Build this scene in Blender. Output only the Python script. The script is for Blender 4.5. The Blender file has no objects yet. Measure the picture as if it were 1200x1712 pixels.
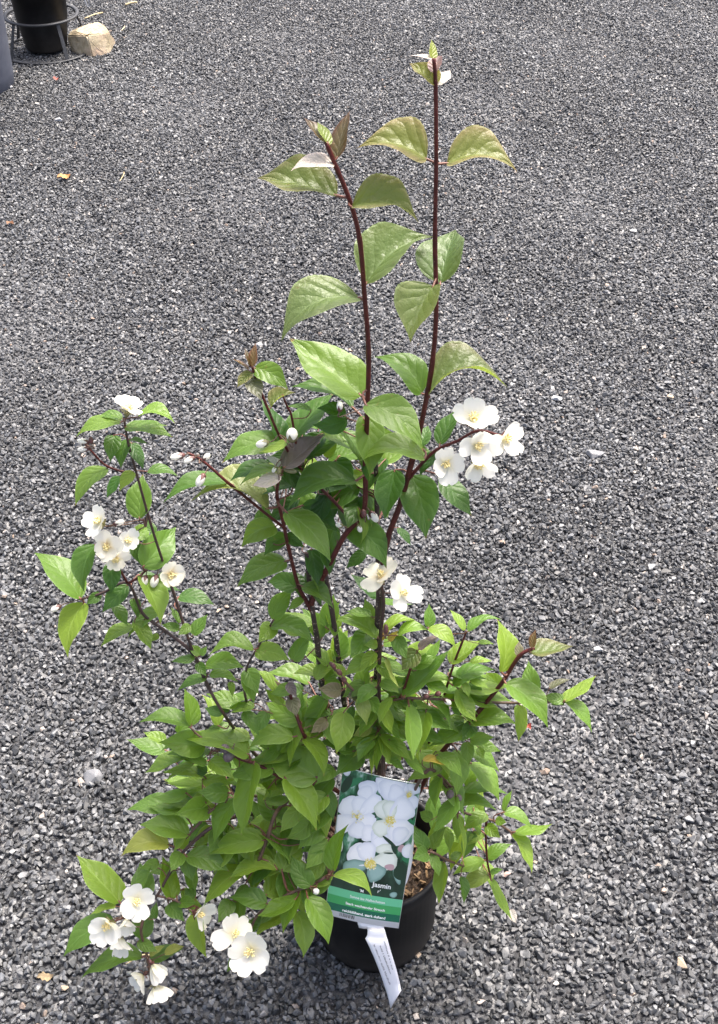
import bpy, bmesh, math, random
import numpy as np
from mathutils import Vector, Matrix, Euler

R = math.radians
random.seed(11)
SC = bpy.context.scene
COL = SC.collection

# ------------------------------------------------------------------ camera
W0, H0 = 1200.0, 1712.0
F = 1922.0                       # focal length in photo pixels
CAM = Vector((0, 0, 1.804))
PITCH = 40.5
cam = bpy.data.cameras.new('camera')
cam.sensor_fit = 'VERTICAL'; cam.sensor_height = 24.0; cam.lens = 24.0 * F / H0
cam.clip_start = 0.05; cam.clip_end = 400
camo = bpy.data.objects.new('camera', cam); COL.objects.link(camo)
camo.location = CAM; camo.rotation_euler = (R(90 - PITCH), 0, 0)
SC.camera = camo
CX = Vector((1, 0, 0))
CU = Vector((0, math.sin(R(PITCH)), math.cos(R(PITCH))))
CF = Vector((0, math.cos(R(PITCH)), -math.sin(R(PITCH))))

# ------------------------------------------------------------------ world + sun
SUN_EL, SUN_AZ = 68.0, 40.0      # azimuth measured from +Y towards +X
w = bpy.data.worlds.new('World'); SC.world = w; w.use_nodes = True
nt = w.node_tree; bg = nt.nodes['Background']
sky = nt.nodes.new('ShaderNodeTexSky'); sky.sky_type = 'NISHITA'; sky.sun_disc = False
sky.sun_elevation = R(SUN_EL); sky.sun_rotation = R(SUN_AZ); sky.dust_density = 7.0; sky.air_density = 0.7; sky.ozone_density = 0.3
nt.links.new(sky.outputs[0], bg.inputs[0]); bg.inputs[1].default_value = 0.15
sl = bpy.data.lights.new('sun', 'SUN'); sl.energy = 2.0; sl.angle = R(18); sl.color = (1.0, 0.965, 0.905)
so = bpy.data.objects.new('sun', sl); COL.objects.link(so)
sd = Vector((math.sin(R(SUN_AZ)) * math.cos(R(SUN_EL)), math.cos(R(SUN_AZ)) * math.cos(R(SUN_EL)), math.sin(R(SUN_EL))))
so.rotation_euler = (-sd).to_track_quat('-Z', 'Y').to_euler(); so.location = sd * 20
SC.view_settings.view_transform = 'Standard'; SC.view_settings.look = 'None'
SC.view_settings.exposure = 1.72; SC.view_settings.gamma = 1.0
SC.cycles.max_bounces = 8; SC.cycles.transmission_bounces = 6; SC.cycles.diffuse_bounces = 4

# ------------------------------------------------------------------ helpers
Y0 = 1.043                       # distance of the shrub's axis
XP = 0.0266
def ray(px, py):
    return (CF + CX * ((px - W0 / 2) / F) + CU * (-(py - H0 / 2) / F))
def at(px, py, dep=0.0):
    d = ray(px, py); return CAM + d * ((Y0 + dep) / d.y)
def ground(px, py, z=0.0):
    d = ray(px, py); return CAM + d * ((z - CAM.z) / d.z)
def zdepth(p): return (p - CAM).dot(CF)
def fdep(px, py):
    ys = [0, 1000, 1200, 1350, 1450, 1550, 1700]; ds = [0, 0, -.04, -.085, -.13, -.18, -.215]
    v = float(np.interp(py, ys, ds))
    if px > 700: v *= max(0.45, 1 - (px - 700) / 150.0)
    return v

WORLD0 = {}
def link(o, parent=None, origin=Vector((0, 0, 0))):
    COL.objects.link(o); WORLD0[o.name] = Vector(origin)
    if parent is not None:
        o.parent = parent; o.location = Vector(origin) - WORLD0[parent.name]
    else:
        o.location = origin
    return o
def tag(o, label=None, cat=None, group=None, kind=None):
    if label: o['label'] = label
    if cat: o['category'] = cat
    if group: o['group'] = group
    if kind: o['kind'] = kind
    return o
class MB:
    def __init__(s): s.v = []; s.f = []; s.m = []; s.uv = []; s.r = []; s.smooth = []
    def add(s, vs, fs, mat=0, uvs=None, rnd=0.5, smooth=True):
        b = len(s.v); s.v += [Vector(v) for v in vs]; s.f += [tuple(i + b for i in f) for f in fs]
        s.m += [mat] * len(fs); s.smooth += [smooth] * len(fs)
        s.uv += (uvs if uvs else [(0.0, 0.0)] * len(vs)); s.r += [rnd] * len(vs)
    def build(s, name, mats, parent=None, origin=None):
        if origin is None: origin = s.v[0].copy()
        me = bpy.data.meshes.new(name)
        me.from_pydata([tuple(v - Vector(origin)) for v in s.v], [], s.f)
        for m in (mats if isinstance(mats, (list, tuple)) else [mats]): me.materials.append(m)
        me.polygons.foreach_set('material_index', s.m)
        me.polygons.foreach_set('use_smooth', s.smooth)
        uvl = me.uv_layers.new(name='UVMap')
        li = np.zeros(len(me.loops), dtype=np.int32); me.loops.foreach_get('vertex_index', li)
        uvl.data.foreach_set('uv', np.array(s.uv, dtype=np.float32)[li].ravel())
        at_ = me.attributes.new('rnd', 'FLOAT', 'POINT'); at_.data.foreach_set('value', s.r)
        me.update()
        return link(bpy.data.objects.new(name, me), parent, origin)
def smooth_line(pts, n=6):
    out = []
    P = [pts[0] * 2 - pts[1]] + list(pts) + [pts[-1] * 2 - pts[-2]]
    for i in range(1, len(P) - 2):
        a, b, c, d = P[i - 1], P[i], P[i + 1], P[i + 2]
        for k in range(n):
            t = k / n
            out.append(0.5 * ((2 * b) + (c - a) * t + (2 * a - 5 * b + 4 * c - d) * t * t + (3 * b - a - 3 * c + d) * t ** 3))
    out.append(pts[-1].copy()); return out
def tube(mb, line, rad, seg=8, mat=0, cap=True, wob=0.0, rnd=0.5):
    n = len(line); vs = []; fs = []
    if not isinstance(rad, (list, tuple)): rad = [rad] * n
    t0 = (line[1] - line[0]).normalized()
    side = t0.orthogonal().normalized()
    for i, p in enumerate(line):
        t = (line[min(i + 1, n - 1)] - line[max(i - 1, 0)])
        if t.length < 1e-9: t = t0.copy()
        t.normalize(); side = (side - t * side.dot(t)).normalized(); bn = t.cross(side)
        for k in range(seg):
            a = 2 * math.pi * k / seg
            r = rad[i] * (1 + (random.uniform(-wob, wob) if wob else 0))
            vs.append(p + (side * math.cos(a) + bn * math.sin(a)) * r)
    for i in range(n - 1):
        for k in range(seg):
            k2 = (k + 1) % seg
            fs.append((i * seg + k, i * seg + k2, (i + 1) * seg + k2, (i + 1) * seg + k))
    if cap:
        fs.append(tuple(range(seg - 1, -1, -1))); fs.append(tuple((n - 1) * seg + k for k in range(seg)))
    uv = [(i / max(1, n - 1), k / seg) for i in range(n) for k in range(seg)]
    mb.add(vs, fs, mat, uv, rnd)
def lathe(mb, prof, seg=48, mat=0, c=Vector((0, 0, 0)), close=False, wob=0.0):
    vs = []; fs = []
    ph = [random.uniform(0, 6.28) for _ in range(3)]
    for (r, z) in prof:
        for k in range(seg):
            a = 2 * math.pi * k / seg
            rr = r * (1 + wob * (math.sin(2 * a + ph[0]) + .5 * math.sin(3 * a + ph[1])))
            vs.append(c + Vector((rr * math.cos(a), rr * math.sin(a), z)))
    for i in range(len(prof) - 1):
        for k in range(seg):
            k2 = (k + 1) % seg
            fs.append((i * seg + k, i * seg + k2, (i + 1) * seg + k2, (i + 1) * seg + k))
    if close: fs.append(tuple((len(prof) - 1) * seg + k for k in range(seg)))
    mb.add(vs, fs, mat)

# ------------------------------------------------------------------ materials
def newmat(name):
    m = bpy.data.materials.new(name); m.use_nodes = True
    t = m.node_tree; return m, t, t.nodes['Principled BSDF'], t.nodes['Material Output']
def N(t, typ, **kw):
    n = t.nodes.new(typ)
    for k, v in kw.items(): setattr(n, k, v)
    return n
def M(t, op, a, b=None, c=None):
    n = t.nodes.new('ShaderNodeMath'); n.operation = op
    for i, x in enumerate((a, b, c)):
        if x is None: continue
        if isinstance(x, (int, float)): n.inputs[i].default_value = x
        else: t.links.new(x, n.inputs[i])
    return n.outputs[0]
def MIX(t, f, a, b):
    n = t.nodes.new('ShaderNodeMix'); n.data_type = 'RGBA'
    for s, x in ((0, f), (6, a), (7, b)):
        if isinstance(x, (int, float)): n.inputs[s].default_value = x
        elif isinstance(x, tuple): n.inputs[s].default_value = (*x[:3], 1)
        else: t.links.new(x, n.inputs[s])
    return n.outputs[2]
def ramp(t, fac, stops, interp='LINEAR'):
    n = t.nodes.new('ShaderNodeValToRGB'); cr = n.color_ramp; cr.interpolation = interp
    while len(cr.elements) < len(stops): cr.elements.new(0.5)
    for e, (p, c) in zip(cr.elements, stops): e.position = p; e.color = (*c, 1)
    t.links.new(fac, n.inputs[0]); return n.outputs[0]
def noise(t, scale, detail=3.0, rough=0.6, vec=None):
    n = t.nodes.new('ShaderNodeTexNoise'); n.inputs['Scale'].default_value = scale
    n.inputs['Detail'].default_value = detail; n.inputs['Roughness'].default_value = rough
    if vec is not None: t.links.new(vec, n.inputs['Vector'])
    return n.outputs[0]
def bump(t, h, strength, dist, bsdf):
    b = t.nodes.new('ShaderNodeBump'); b.inputs['Strength'].default_value = strength; b.inputs['Distance'].default_value = dist
    t.links.new(h, b.inputs['Height']); t.links.new(b.outputs[0], bsdf.inputs['Normal']); return b.outputs[0]
def plain(name, col, rough=0.5, spec=0.5, nz=None, metal=0.0):
    m, t, b, o = newmat(name)
    b.inputs['Base Color'].default_value = (*col, 1); b.inputs['Roughness'].default_value = rough
    b.inputs['Specular IOR Level'].default_value = spec; b.inputs['Metallic'].default_value = metal
    if nz:
        sc, amt = nz; tc = N(t, 'ShaderNodeTexCoord')
        f = noise(t, sc, 4, .65, tc.outputs['Object'])
        lo = tuple(c * (1 - amt) for c in col); hi = tuple(min(1, c * (1 + amt)) for c in col)
        t.links.new(ramp(t, f, [(0.3, lo), (0.7, hi)]), b.inputs['Base Color'])
        bump(t, f, .25, .002, b)
    return m

def leafmat(name, top, edge=None, under=None, edge_amt=0.5, trans=0.42, tcol=None, bs=.5):
    m, t, b, o = newmat(name)
    edge = edge or top
    under = under or tuple(min(1, c * 1.25 + 0.045) for c in top)
    tcol = tcol or (min(1, top[0] * 2.5), min(1, top[1] * 2.2), top[2] * 1.0)
    uv = N(t, 'ShaderNodeUVMap'); sp = N(t, 'ShaderNodeSeparateXYZ'); t.links.new(uv.outputs[0], sp.inputs[0])
    a = M(t, 'ABSOLUTE', M(t, 'MULTIPLY', M(t, 'SUBTRACT', sp.outputs[1], 0.5), 2.0))
    tc = N(t, 'ShaderNodeTexCoord')
    nz = noise(t, 55, 3, .6, tc.outputs['Object'])
    s = M(t, 'ADD', M(t, 'MULTIPLY', sp.outputs[0], 5.2), M(t, 'ADD', M(t, 'MULTIPLY', M(t, 'POWER', a, .75), -2.0), M(t, 'MULTIPLY', nz, 0.55)))
    tri = M(t, 'ABSOLUTE', M(t, 'MULTIPLY', M(t, 'SUBTRACT', M(t, 'FRACT', s), 0.5), 2.0))
    lat = M(t, 'SMOOTH_MAX', 0.0, M(t, 'MULTIPLY', M(t, 'SUBTRACT', tri, 0.86), 6.0), 0.05)
    mid = M(t, 'LESS_THAN', a, 0.045)
    vein = M(t, 'MINIMUM', M(t, 'MAXIMUM', M(t, 'MULTIPLY', lat, 0.55), mid), 1.0)
    at_ = N(t, 'ShaderNodeAttribute', attribute_name='rnd')
    big = noise(t, 14, 2, .5, tc.outputs['Object'])
    v = M(t, 'ADD', 0.62, M(t, 'ADD', M(t, 'MULTIPLY', at_.outputs['Fac'], 0.5), M(t, 'MULTIPLY', big, 0.3)))
    c0 = MIX(t, M(t, 'MULTIPLY', M(t, 'MAXIMUM', M(t, 'POWER', a, 2.5), M(t, 'POWER', sp.outputs[0], 5.0)), edge_amt), top, edge)
    c1 = MIX(t, M(t, 'MULTIPLY', vein, 0.34), c0, tuple(min(1, c * 1.7 + .06) for c in top))
    c1 = MIX(t, M(t, 'MULTIPLY', M(t, 'GREATER_THAN', a, 0.93), 0.35), c1, tuple(min(1, c * 1.9 + .08) for c in top))  # pale leaf margin: light caught on the rim, painted into the colour
    tipm = M(t, 'MULTIPLY', M(t, 'GREATER_THAN', sp.outputs[0], M(t, 'SUBTRACT', 1.02, M(t, 'MULTIPLY', nz, .13))), M(t, 'GREATER_THAN', at_.outputs['Fac'], .55))
    sx = M(t, 'GREATER_THAN', noise(t, 120, 2, .5, tc.outputs['Object']), .735)
    c1 = MIX(t, M(t, 'MULTIPLY', M(t, 'MAXIMUM', tipm, M(t, 'MULTIPLY', sx, .6)), .8), c1, (.17, .10, .04))
    geo = N(t, 'ShaderNodeNewGeometry')
    c2 = MIX(t, geo.outputs['Backfacing'], c1, under)
    mul = t.nodes.new('ShaderNodeMix'); mul.data_type = 'RGBA'; mul.blend_type = 'MULTIPLY'; mul.inputs[0].default_value = 1
    t.links.new(c2, mul.inputs[6]); cmb = N(t, 'ShaderNodeCombineColor')
    vr = M(t, 'MULTIPLY', v, M(t, 'ADD', 0.86, M(t, 'MULTIPLY', at_.outputs['Fac'], 0.3)))
    t.links.new(vr, cmb.inputs[0]); t.links.new(v, cmb.inputs[1]); t.links.new(v, cmb.inputs[2])
    t.links.new(cmb.outputs[0], mul.inputs[7])
    t.links.new(mul.outputs[2], b.inputs['Base Color'])
    b.inputs['Roughness'].default_value = 0.42; b.inputs['Specular IOR Level'].default_value = 0.42
    nq = noise(t, 190, 2, .55, tc.outputs['Object'])
    h = M(t, 'SUBTRACT', M(t, 'ADD', M(t, 'MULTIPLY', M(t, 'POWER', tri, 2.0), -0.62), M(t, 'MULTIPLY', nq, 0.95)), M(t, 'MULTIPLY', mid, 0.5))
    nb = bump(t, h, bs, 0.0013, b)
    tr = N(t, 'ShaderNodeBsdfTranslucent'); t.links.new(nb, tr.inputs['Normal'])
    m2 = t.nodes.new('ShaderNodeMix'); m2.data_type = 'RGBA'; m2.blend_type = 'MULTIPLY'; m2.inputs[0].default_value = 1
    m2.inputs[6].default_value = (*tcol, 1); t.links.new(cmb.outputs[0], m2.inputs[7])
    t.links.new(m2.outputs[2], tr.inputs[0])
    ms = N(t, 'ShaderNodeMixShader'); ms.inputs[0].default_value = trans
    t.links.new(b.outputs[0], ms.inputs[1]); t.links.new(tr.outputs[0], ms.inputs[2]); t.links.new(ms.outputs[0], o.inputs[0])
    return m
LM = {
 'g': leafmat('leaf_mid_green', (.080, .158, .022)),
 'l': leafmat('leaf_sunlit_green', (.128, .225, .034)),  # lighter green for sunlit leaves; the sunlight is in this colour
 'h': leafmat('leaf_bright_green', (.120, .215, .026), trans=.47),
 'd': leafmat('leaf_deep_shaded_green', (.042, .108, .016)),  # darker green for shaded leaves behind, shade put into the colour; older leaves too
 'o': leafmat('leaf_olive', (.105, .145, .038), (.19, .13, .08), edge_amt=.7, bs=.9),
 'm': leafmat('leaf_pale_sage', (.125, .18, .06), (.18, .17, .08), edge_amt=.4, bs=.9),
 'y': leafmat('leaf_yellow_green', (.20, .25, .055)),
 'p': leafmat('leaf_purple_brown', (.13, .09, .085), (.19, .13, .13), under=(.3, .26, .2), trans=.2),
 'q': leafmat('leaf_olive_brown', (.10, .10, .05), (.14, .10, .075), trans=.25),
 'b': leafmat('leaf_bronze', (.085, .065, .025), (.10, .025, .02), edge_amt=.9, trans=.3),
 's': leafmat('leaf_silvery', (.46, .43, .37), (.42, .34, .32), trans=.3, tcol=(.5, .5, .35)),
 'Y': leafmat('leaf_yellow', (.58, .42, .06), (.4, .2, .05), trans=.3, tcol=(.7, .5, .1)),
}
PET = plain('petiole', (.15, .055, .035), .5)
m_shoot, t, b, o = newmat('shoot_red')
tc = N(t, 'ShaderNodeTexCoord'); f = noise(t, 60, 3, .6, tc.outputs['Object'])
fk = noise(t, 420, 1, .4, tc.outputs['Object'])
t.links.new(MIX(t, ramp(t, fk, [(.68, (0, 0, 0)), (.74, (.7, .7, .7))]), ramp(t, f, [(.3, (.042, .008, .007)), (.7, (.105, .019, .014))]), (.22, .10, .07)), b.inputs['Base Color'])
b.inputs['Specular IOR Level'].default_value = .3; b.inputs['Roughness'].default_value = .5
m_bark, t, b, o = newmat('bark_speckled')
tc = N(t, 'ShaderNodeTexCoord'); f = noise(t, 230, 2, .5, tc.outputs['Object'])
f2 = noise(t, 70, 4, .7, tc.outputs['Object'])
base = ramp(t, f2, [(.3, (.018, .012, .010)), (.7, (.065, .038, .026))])
t.links.new(MIX(t, ramp(t, f, [(.60, (0, 0, 0)), (.67, (1, 1, 1))]), base, (.34, .27, .2)), b.inputs['Base Color'])
b.inputs['Roughness'].default_value = .75; bump(t, f2, .6, .002, b)
m_twig = plain('twig_brown', (.11, .06, .038), .6, nz=(90, .5))
m_twigdark = plain('twig_dark', (.05, .026, .02), .5, nz=(90, .5))

m_petal, t, b, o = newmat('petal_white')
uv = N(t, 'ShaderNodeUVMap'); sp = N(t, 'ShaderNodeSeparateXYZ'); t.links.new(uv.outputs[0], sp.inputs[0])
colp = ramp(t, sp.outputs[0], [(0.0, (.84, .80, .50)), (.2, (.88, .85, .69)), (.5, (.90, .88, .79))])
t.links.new(colp, b.inputs['Base Color']); b.inputs['Roughness'].default_value = .55
tc = N(t, 'ShaderNodeTexCoord'); mp = N(t, 'ShaderNodeMapping'); t.links.new(uv.outputs[0], mp.inputs[0]); mp.inputs['Scale'].default_value = (1.2, 16, 1)
bump(t, noise(t, 2.2, 3, .6, mp.outputs[0]), .35, .001, b)
tr = N(t, 'ShaderNodeBsdfTranslucent'); t.links.new(colp, tr.inputs[0])
ms = N(t, 'ShaderNodeMixShader'); ms.inputs[0].default_value = .4
t.links.new(b.outputs[0], ms.inputs[1]); t.links.new(tr.outputs[0], ms.inputs[2]); t.links.new(ms.outputs[0], o.inputs[0])
m_cream = m_petal.copy(); m_cream.name = 'petal_cream'
for n in m_cream.node_tree.nodes:
    if n.type == 'VALTORGB':
        for e, c in zip(n.color_ramp.elements, ((.80, .62, .28), (.87, .79, .58), (.89, .85, .72))): e.color = (*c, 1)
m_anther = plain('anther_yellow', (.89, .75, .36), .6)
m_filament = plain('filament_pale', (.8, .72, .34), .6)
m_sepal = plain('sepal_dark', (.10, .035, .03), .5, nz=(120, .5))
m_sepalg = plain('sepal_green', (.16, .15, .06), .5, nz=(120, .5))

# ------------------------------------------------------------------ ground and gravel
def stones(n, seed):
    rnd = random.Random(seed); out = []
    for i in range(n):
        bm = bmesh.new()
        for k in range(rnd.randint(11, 15)):
            v = Vector((rnd.gauss(0, 1), rnd.gauss(0, 1), rnd.gauss(0, 1))).normalized()
            q = [math.copysign(abs(c) ** .75, c) for c in v]
            s = rnd.uniform(.85, 1.1)
            bm.verts.new((q[0] * s, q[1] * s * .74, q[2] * s * .52))
        r = bmesh.ops.convex_hull(bm, input=bm.verts)
        bmesh.ops.delete(bm, geom=[g for g in r['geom_interior'] if isinstance(g, bmesh.types.BMVert)], context='VERTS')
        bmesh.ops.bevel(bm, geom=list(bm.edges), offset=.05, segments=1, affect='EDGES')
        bmesh.ops.recalc_face_normals(bm, faces=bm.faces)
        me = bpy.data.meshes.new('stone'); bm.to_mesh(me); bm.free(); out.append(me)
    return out
m_grav, t, b, o = newmat('gravel_stone')
at_ = N(t, 'ShaderNodeAttribute', attribute_name='tint'); at_.attribute_type = 'INSTANCER'
cst = ramp(t, at_.outputs['Fac'], [(0, (.019, .0197, .0208)), (.4, (.052, .054, .0565)), (.72, (.098, .101, .105)), (.93, (.145, .150, .155)),
        (.965, (.24, .238, .23)), (.985, (.24, .175, .13)), (1.0, (.34, .325, .30))])
tc = N(t, 'ShaderNodeTexCoord'); f = noise(t, 2.2, 5, .7, tc.outputs['Object'])
mul = t.nodes.new('ShaderNodeMix'); mul.data_type = 'RGBA'; mul.blend_type = 'MULTIPLY'; mul.inputs[0].default_value = 1
t.links.new(cst, mul.inputs[6]); t.links.new(ramp(t, f, [(.3, (.6, .6, .61)), (.7, (1.4, 1.4, 1.39))]), mul.inputs[7])
t.links.new(mul.outputs[2], b.inputs['Base Color']); b.inputs['Roughness'].default_value = .48; b.inputs['Specular IOR Level'].default_value = .5
STM = stones(14, 5)
for me in STM: me.materials.append(m_grav)
stcol = bpy.data.collections.new('stone_shapes')
for me in STM: stcol.objects.link(bpy.data.objects.new('stone_shape', me))

m_gnd, t, b, o = newmat('ground')
tc = N(t, 'ShaderNodeTexCoord')
vo = N(t, 'ShaderNodeTexVoronoi'); vo.inputs['Scale'].default_value = 95; t.links.new(tc.outputs['Object'], vo.inputs['Vector'])
spc = N(t, 'ShaderNodeSeparateColor'); t.links.new(vo.outputs['Color'], spc.inputs[0])
t.links.new(ramp(t, spc.outputs[0], [(0, (.02, .02, .022)), (.7, (.07, .072, .078)), (1, (.2, .2, .2))]), b.inputs['Base Color'])
b.inputs['Roughness'].default_value = .8
bump(t, M(t, 'SUBTRACT', 1.0, vo.outputs['Distance']), .8, .006, b)
mb = MB()
mb.add([(-80, -80, -.004), (80, -80, -.004), (80, 80, -.004), (-80, 80, -.004)], [(0, 1, 2, 3)])
tag(mb.build('ground', m_gnd, None, Vector((0, 0, 0))), kind='structure')

rg = np.random.default_rng(3)
pts = []
def patch(y0, y1, sp):
    ys = np.arange(y0, y1, sp * .9)
    for j, y in enumerate(ys):
        hw = .345 * math.hypot(y, 1.8) + .42
        xs = np.arange(-hw, hw, sp) + (j % 2) * sp / 2
        pts.append(np.stack([xs, np.full_like(xs, y)], 1))
patch(.45, 2.4, .0085); patch(2.4, 7.2, .0090)
P = np.concatenate(pts); P = P + rg.normal(0, .0028, P.shape)
inside = ((P[:, 0] - XP) ** 2 + (P[:, 1] - Y0) ** 2) < .09 ** 2
P = P[~inside]; n = len(P)
und = .007 * np.sin(P[:, 0] * 5.1 + 1.2 * np.sin(P[:, 1] * 2.3)) * np.sin(P[:, 1] * 3.7)
Z = .0015 + rg.uniform(-.0035, .003, n) + und * .6
S = np.exp(rg.normal(math.log(.0059), .27, n)); S = np.clip(S, .0032, .013)
S3 = np.stack([S * rg.uniform(.85, 1.15, n), S * rg.uniform(.85, 1.1, n), S * rg.uniform(.8, 1.25, n)], 1)
ROT = np.stack([rg.normal(0, .62, n), rg.normal(0, .62, n), rg.uniform(0, 6.283, n)], 1)
TINT = rg.beta(1.5, 1.7, n) * .95; rare = rg.random(n); TINT[rare > .985] = rg.uniform(.94, 1.0, (rare > .985).sum())
low = np.sin(P[:, 0] * 2.1 + 1.7 * np.sin(P[:, 1] * 1.3)) * np.cos(P[:, 1] * 1.9 + np.sin(P[:, 0] * 3.1)) + .6 * np.sin(P[:, 0] * 6.3 + P[:, 1] * 4.1)
TINT = np.where(rare > .985, TINT, np.clip(TINT + .07 * low, 0, .93))
IDX = rg.integers(0, len(STM), n)
me = bpy.data.meshes.new('gravel'); me.vertices.add(n)
me.vertices.foreach_set('co', np.column_stack([P, Z]).astype(np.float32).ravel())
def addattr(nm, typ, arr, key):
    a = me.attributes.new(nm, typ, 'POINT'); a.data.foreach_set(key, arr.ravel())
addattr('rot', 'FLOAT_VECTOR', ROT.astype(np.float32), 'vector'); addattr('scl', 'FLOAT_VECTOR', S3.astype(np.float32), 'vector')
addattr('tint', 'FLOAT', TINT.astype(np.float32), 'value'); addattr('idx', 'INT', IDX.astype(np.int32), 'value')
me.materials.append(m_grav)
gr = link(bpy.data.objects.new('gravel', me)); tag(gr, 'dark grey slate gravel chippings covering the ground', 'gravel', kind='stuff')
ng = bpy.data.node_groups.new('gravel_scatter', 'GeometryNodeTree')
ng.interface.new_socket('Geometry', in_out='INPUT', socket_type='NodeSocketGeometry')
ng.interface.new_socket('Geometry', in_out='OUTPUT', socket_type='NodeSocketGeometry')
gi = ng.nodes.new('NodeGroupInput'); go = ng.nodes.new('NodeGroupOutput')
iop = ng.nodes.new('GeometryNodeInstanceOnPoints'); ci = ng.nodes.new('GeometryNodeCollectionInfo')
ci.inputs['Collection'].default_value = stcol; ci.inputs['Separate Children'].default_value = True; ci.inputs['Reset Children'].default_value = True
def named(nm, typ):
    q = ng.nodes.new('GeometryNodeInputNamedAttribute'); q.data_type = typ; q.inputs['Name'].default_value = nm
    return [s for s in q.outputs if s.name == 'Attribute' and s.enabled][0]
L = ng.links
L.new(gi.outputs[0], iop.inputs['Points']); L.new(ci.outputs[0], iop.inputs['Instance']); iop.inputs['Pick Instance'].default_value = True
L.new(named('idx', 'INT'), iop.inputs['Instance Index']); L.new(named('rot', 'FLOAT_VECTOR'), iop.inputs['Rotation'])
L.new(named('scl', 'FLOAT_VECTOR'), iop.inputs['Scale']); L.new(iop.outputs[0], go.inputs[0])
md = gr.modifiers.new('scatter', 'NODES'); md.node_group = ng

# ------------------------------------------------------------------ pot
POT = Vector((XP, Y0, 0.0))
HP, RT, RB = .218, .112, .098
m_pot, t, b, o = newmat('black_pot_plastic')
tc = N(t, 'ShaderNodeTexCoord'); f = noise(t, 14, 5, .7, tc.outputs['Object']); sp = N(t, 'ShaderNodeSeparateXYZ'); t.links.new(tc.outputs['Object'], sp.inputs[0])
dust = M(t, 'MULTIPLY', M(t, 'SUBTRACT', 1.0, M(t, 'MINIMUM', M(t, 'MULTIPLY', M(t, 'ABSOLUTE', sp.outputs[2]), 9.0), 1.0)), f)
t.links.new(MIX(t, dust, ramp(t, f, [(.35, (.006, .006, .0065)), (.7, (.016, .016, .017))]), (.06, .05, .04)), b.inputs['Base Color'])
b.inputs['Roughness'].default_value = .5; b.inputs['Specular IOR Level'].default_value = .2; bump(t, f, .15, .002, b)
pot = link(bpy.data.objects.new('plant_pot', None), None, POT)
tag(pot, 'black plastic nursery pot holding the flowering shrub, white strip hanging over its front', 'pot')
mb = MB()
lathe(mb, [(RB * .9, .003), (RB, .0), (RB + .001, .012), (RB + .004, .03), (RT - .010, HP - .034), (RT - .004, HP - .032)], 64, 0, POT, wob=.002)
lathe(mb, [(RT - .009, HP - .01), (RT - .012, HP - .04), (RT - .02, HP - .09)], 64, 0, POT, wob=.002)
mb.build('pot_wall', m_pot, pot, POT)
mb = MB()
lathe(mb, [(RT - .004, HP - .034), (RT - .001, HP - .030), (RT + .001, HP - .004), (RT, HP - .0008), (RT - .003, HP), (RT - .007, HP - .0008), (RT - .009, HP - .010)], 64, 0, POT, wob=.002)
mb.build('pot_rim', m_pot, pot, POT)
m_soil, t, b, o = newmat('potting_soil')
tc = N(t, 'ShaderNodeTexCoord'); f = noise(t, 95, 5, .75, tc.outputs['Object'])
t.links.new(ramp(t, f, [(.35, (.012, .007, .004)), (.55, (.055, .03, .016)), (.68, (.13, .085, .035)), (.75, (.2, .15, .06))]), b.inputs['Base Color'])
b.inputs['Roughness'].default_value = .9; bump(t, f, 1.0, .012, b)
mb = MB(); vs = [POT + Vector((0, 0, HP - .045))]; fs = []; uvs = None; RN, AN = 22, 72
for i in range(1, RN + 1):
    for k in range(AN):
        a = 2 * math.pi * k / AN; r = (RT - .013) * i / RN
        vs.append(POT + Vector((r * math.cos(a), r * math.sin(a), HP - .045 + random.uniform(-.006, .006) - .006 * (i / RN) ** 2)))
for k in range(AN): fs.append((0, 1 + k, 1 + (k + 1) % AN))
for i in range(RN - 1):
    for k in range(AN):
        a, b2 = 1 + i * AN + k, 1 + i * AN + (k + 1) % AN
        fs.append((a, a + AN, b2 + AN, b2))
mb.add(vs, fs, 0, None, .5, False)
soil = mb.build('soil', m_soil, pot, POT)
mb = MB()
m_chip = plain('bark_chip', (.16, .10, .05), .85, nz=(80, .6))
for k in range(150):
    a = random.uniform(0, 6.28); r = (RT - .022) * math.sqrt(random.random())
    c = POT + Vector((r * math.cos(a), r * math.sin(a), HP - .044)); e = Euler((random.uniform(-.5, .5), random.uniform(-.5, .5), random.uniform(0, 6.28))).to_matrix()
    sx, sy, sz = random.uniform(.002, .008), random.uniform(.0012, .003), random.uniform(.0008, .002)
    vs = [c + e @ Vector((x * sx, y * sy * random.uniform(.6, 1), z * sz)) for x in (-1, 1) for y in (-1, 1) for z in (-1, 1)]
    mb.add(vs, [(0, 1, 3, 2), (4, 6, 7, 5), (0, 4, 5, 1), (2, 3, 7, 6), (0, 2, 6, 4), (1, 5, 7, 3)], 0, None, .5, False)
mb.build('bark_chips', m_chip, soil, POT)

# ------------------------------------------------------------------ shrub : stems
ROOT = POT + Vector((0, 0, HP - .045))
shrub = link(bpy.data.objects.new('flowering_shrub', None), None, ROOT)
tag(shrub, 'leggy white flowering shrub with red shoots and green leaves growing in the black pot', 'shrub')
BASE = (628, 1435, 0.0)
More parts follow.
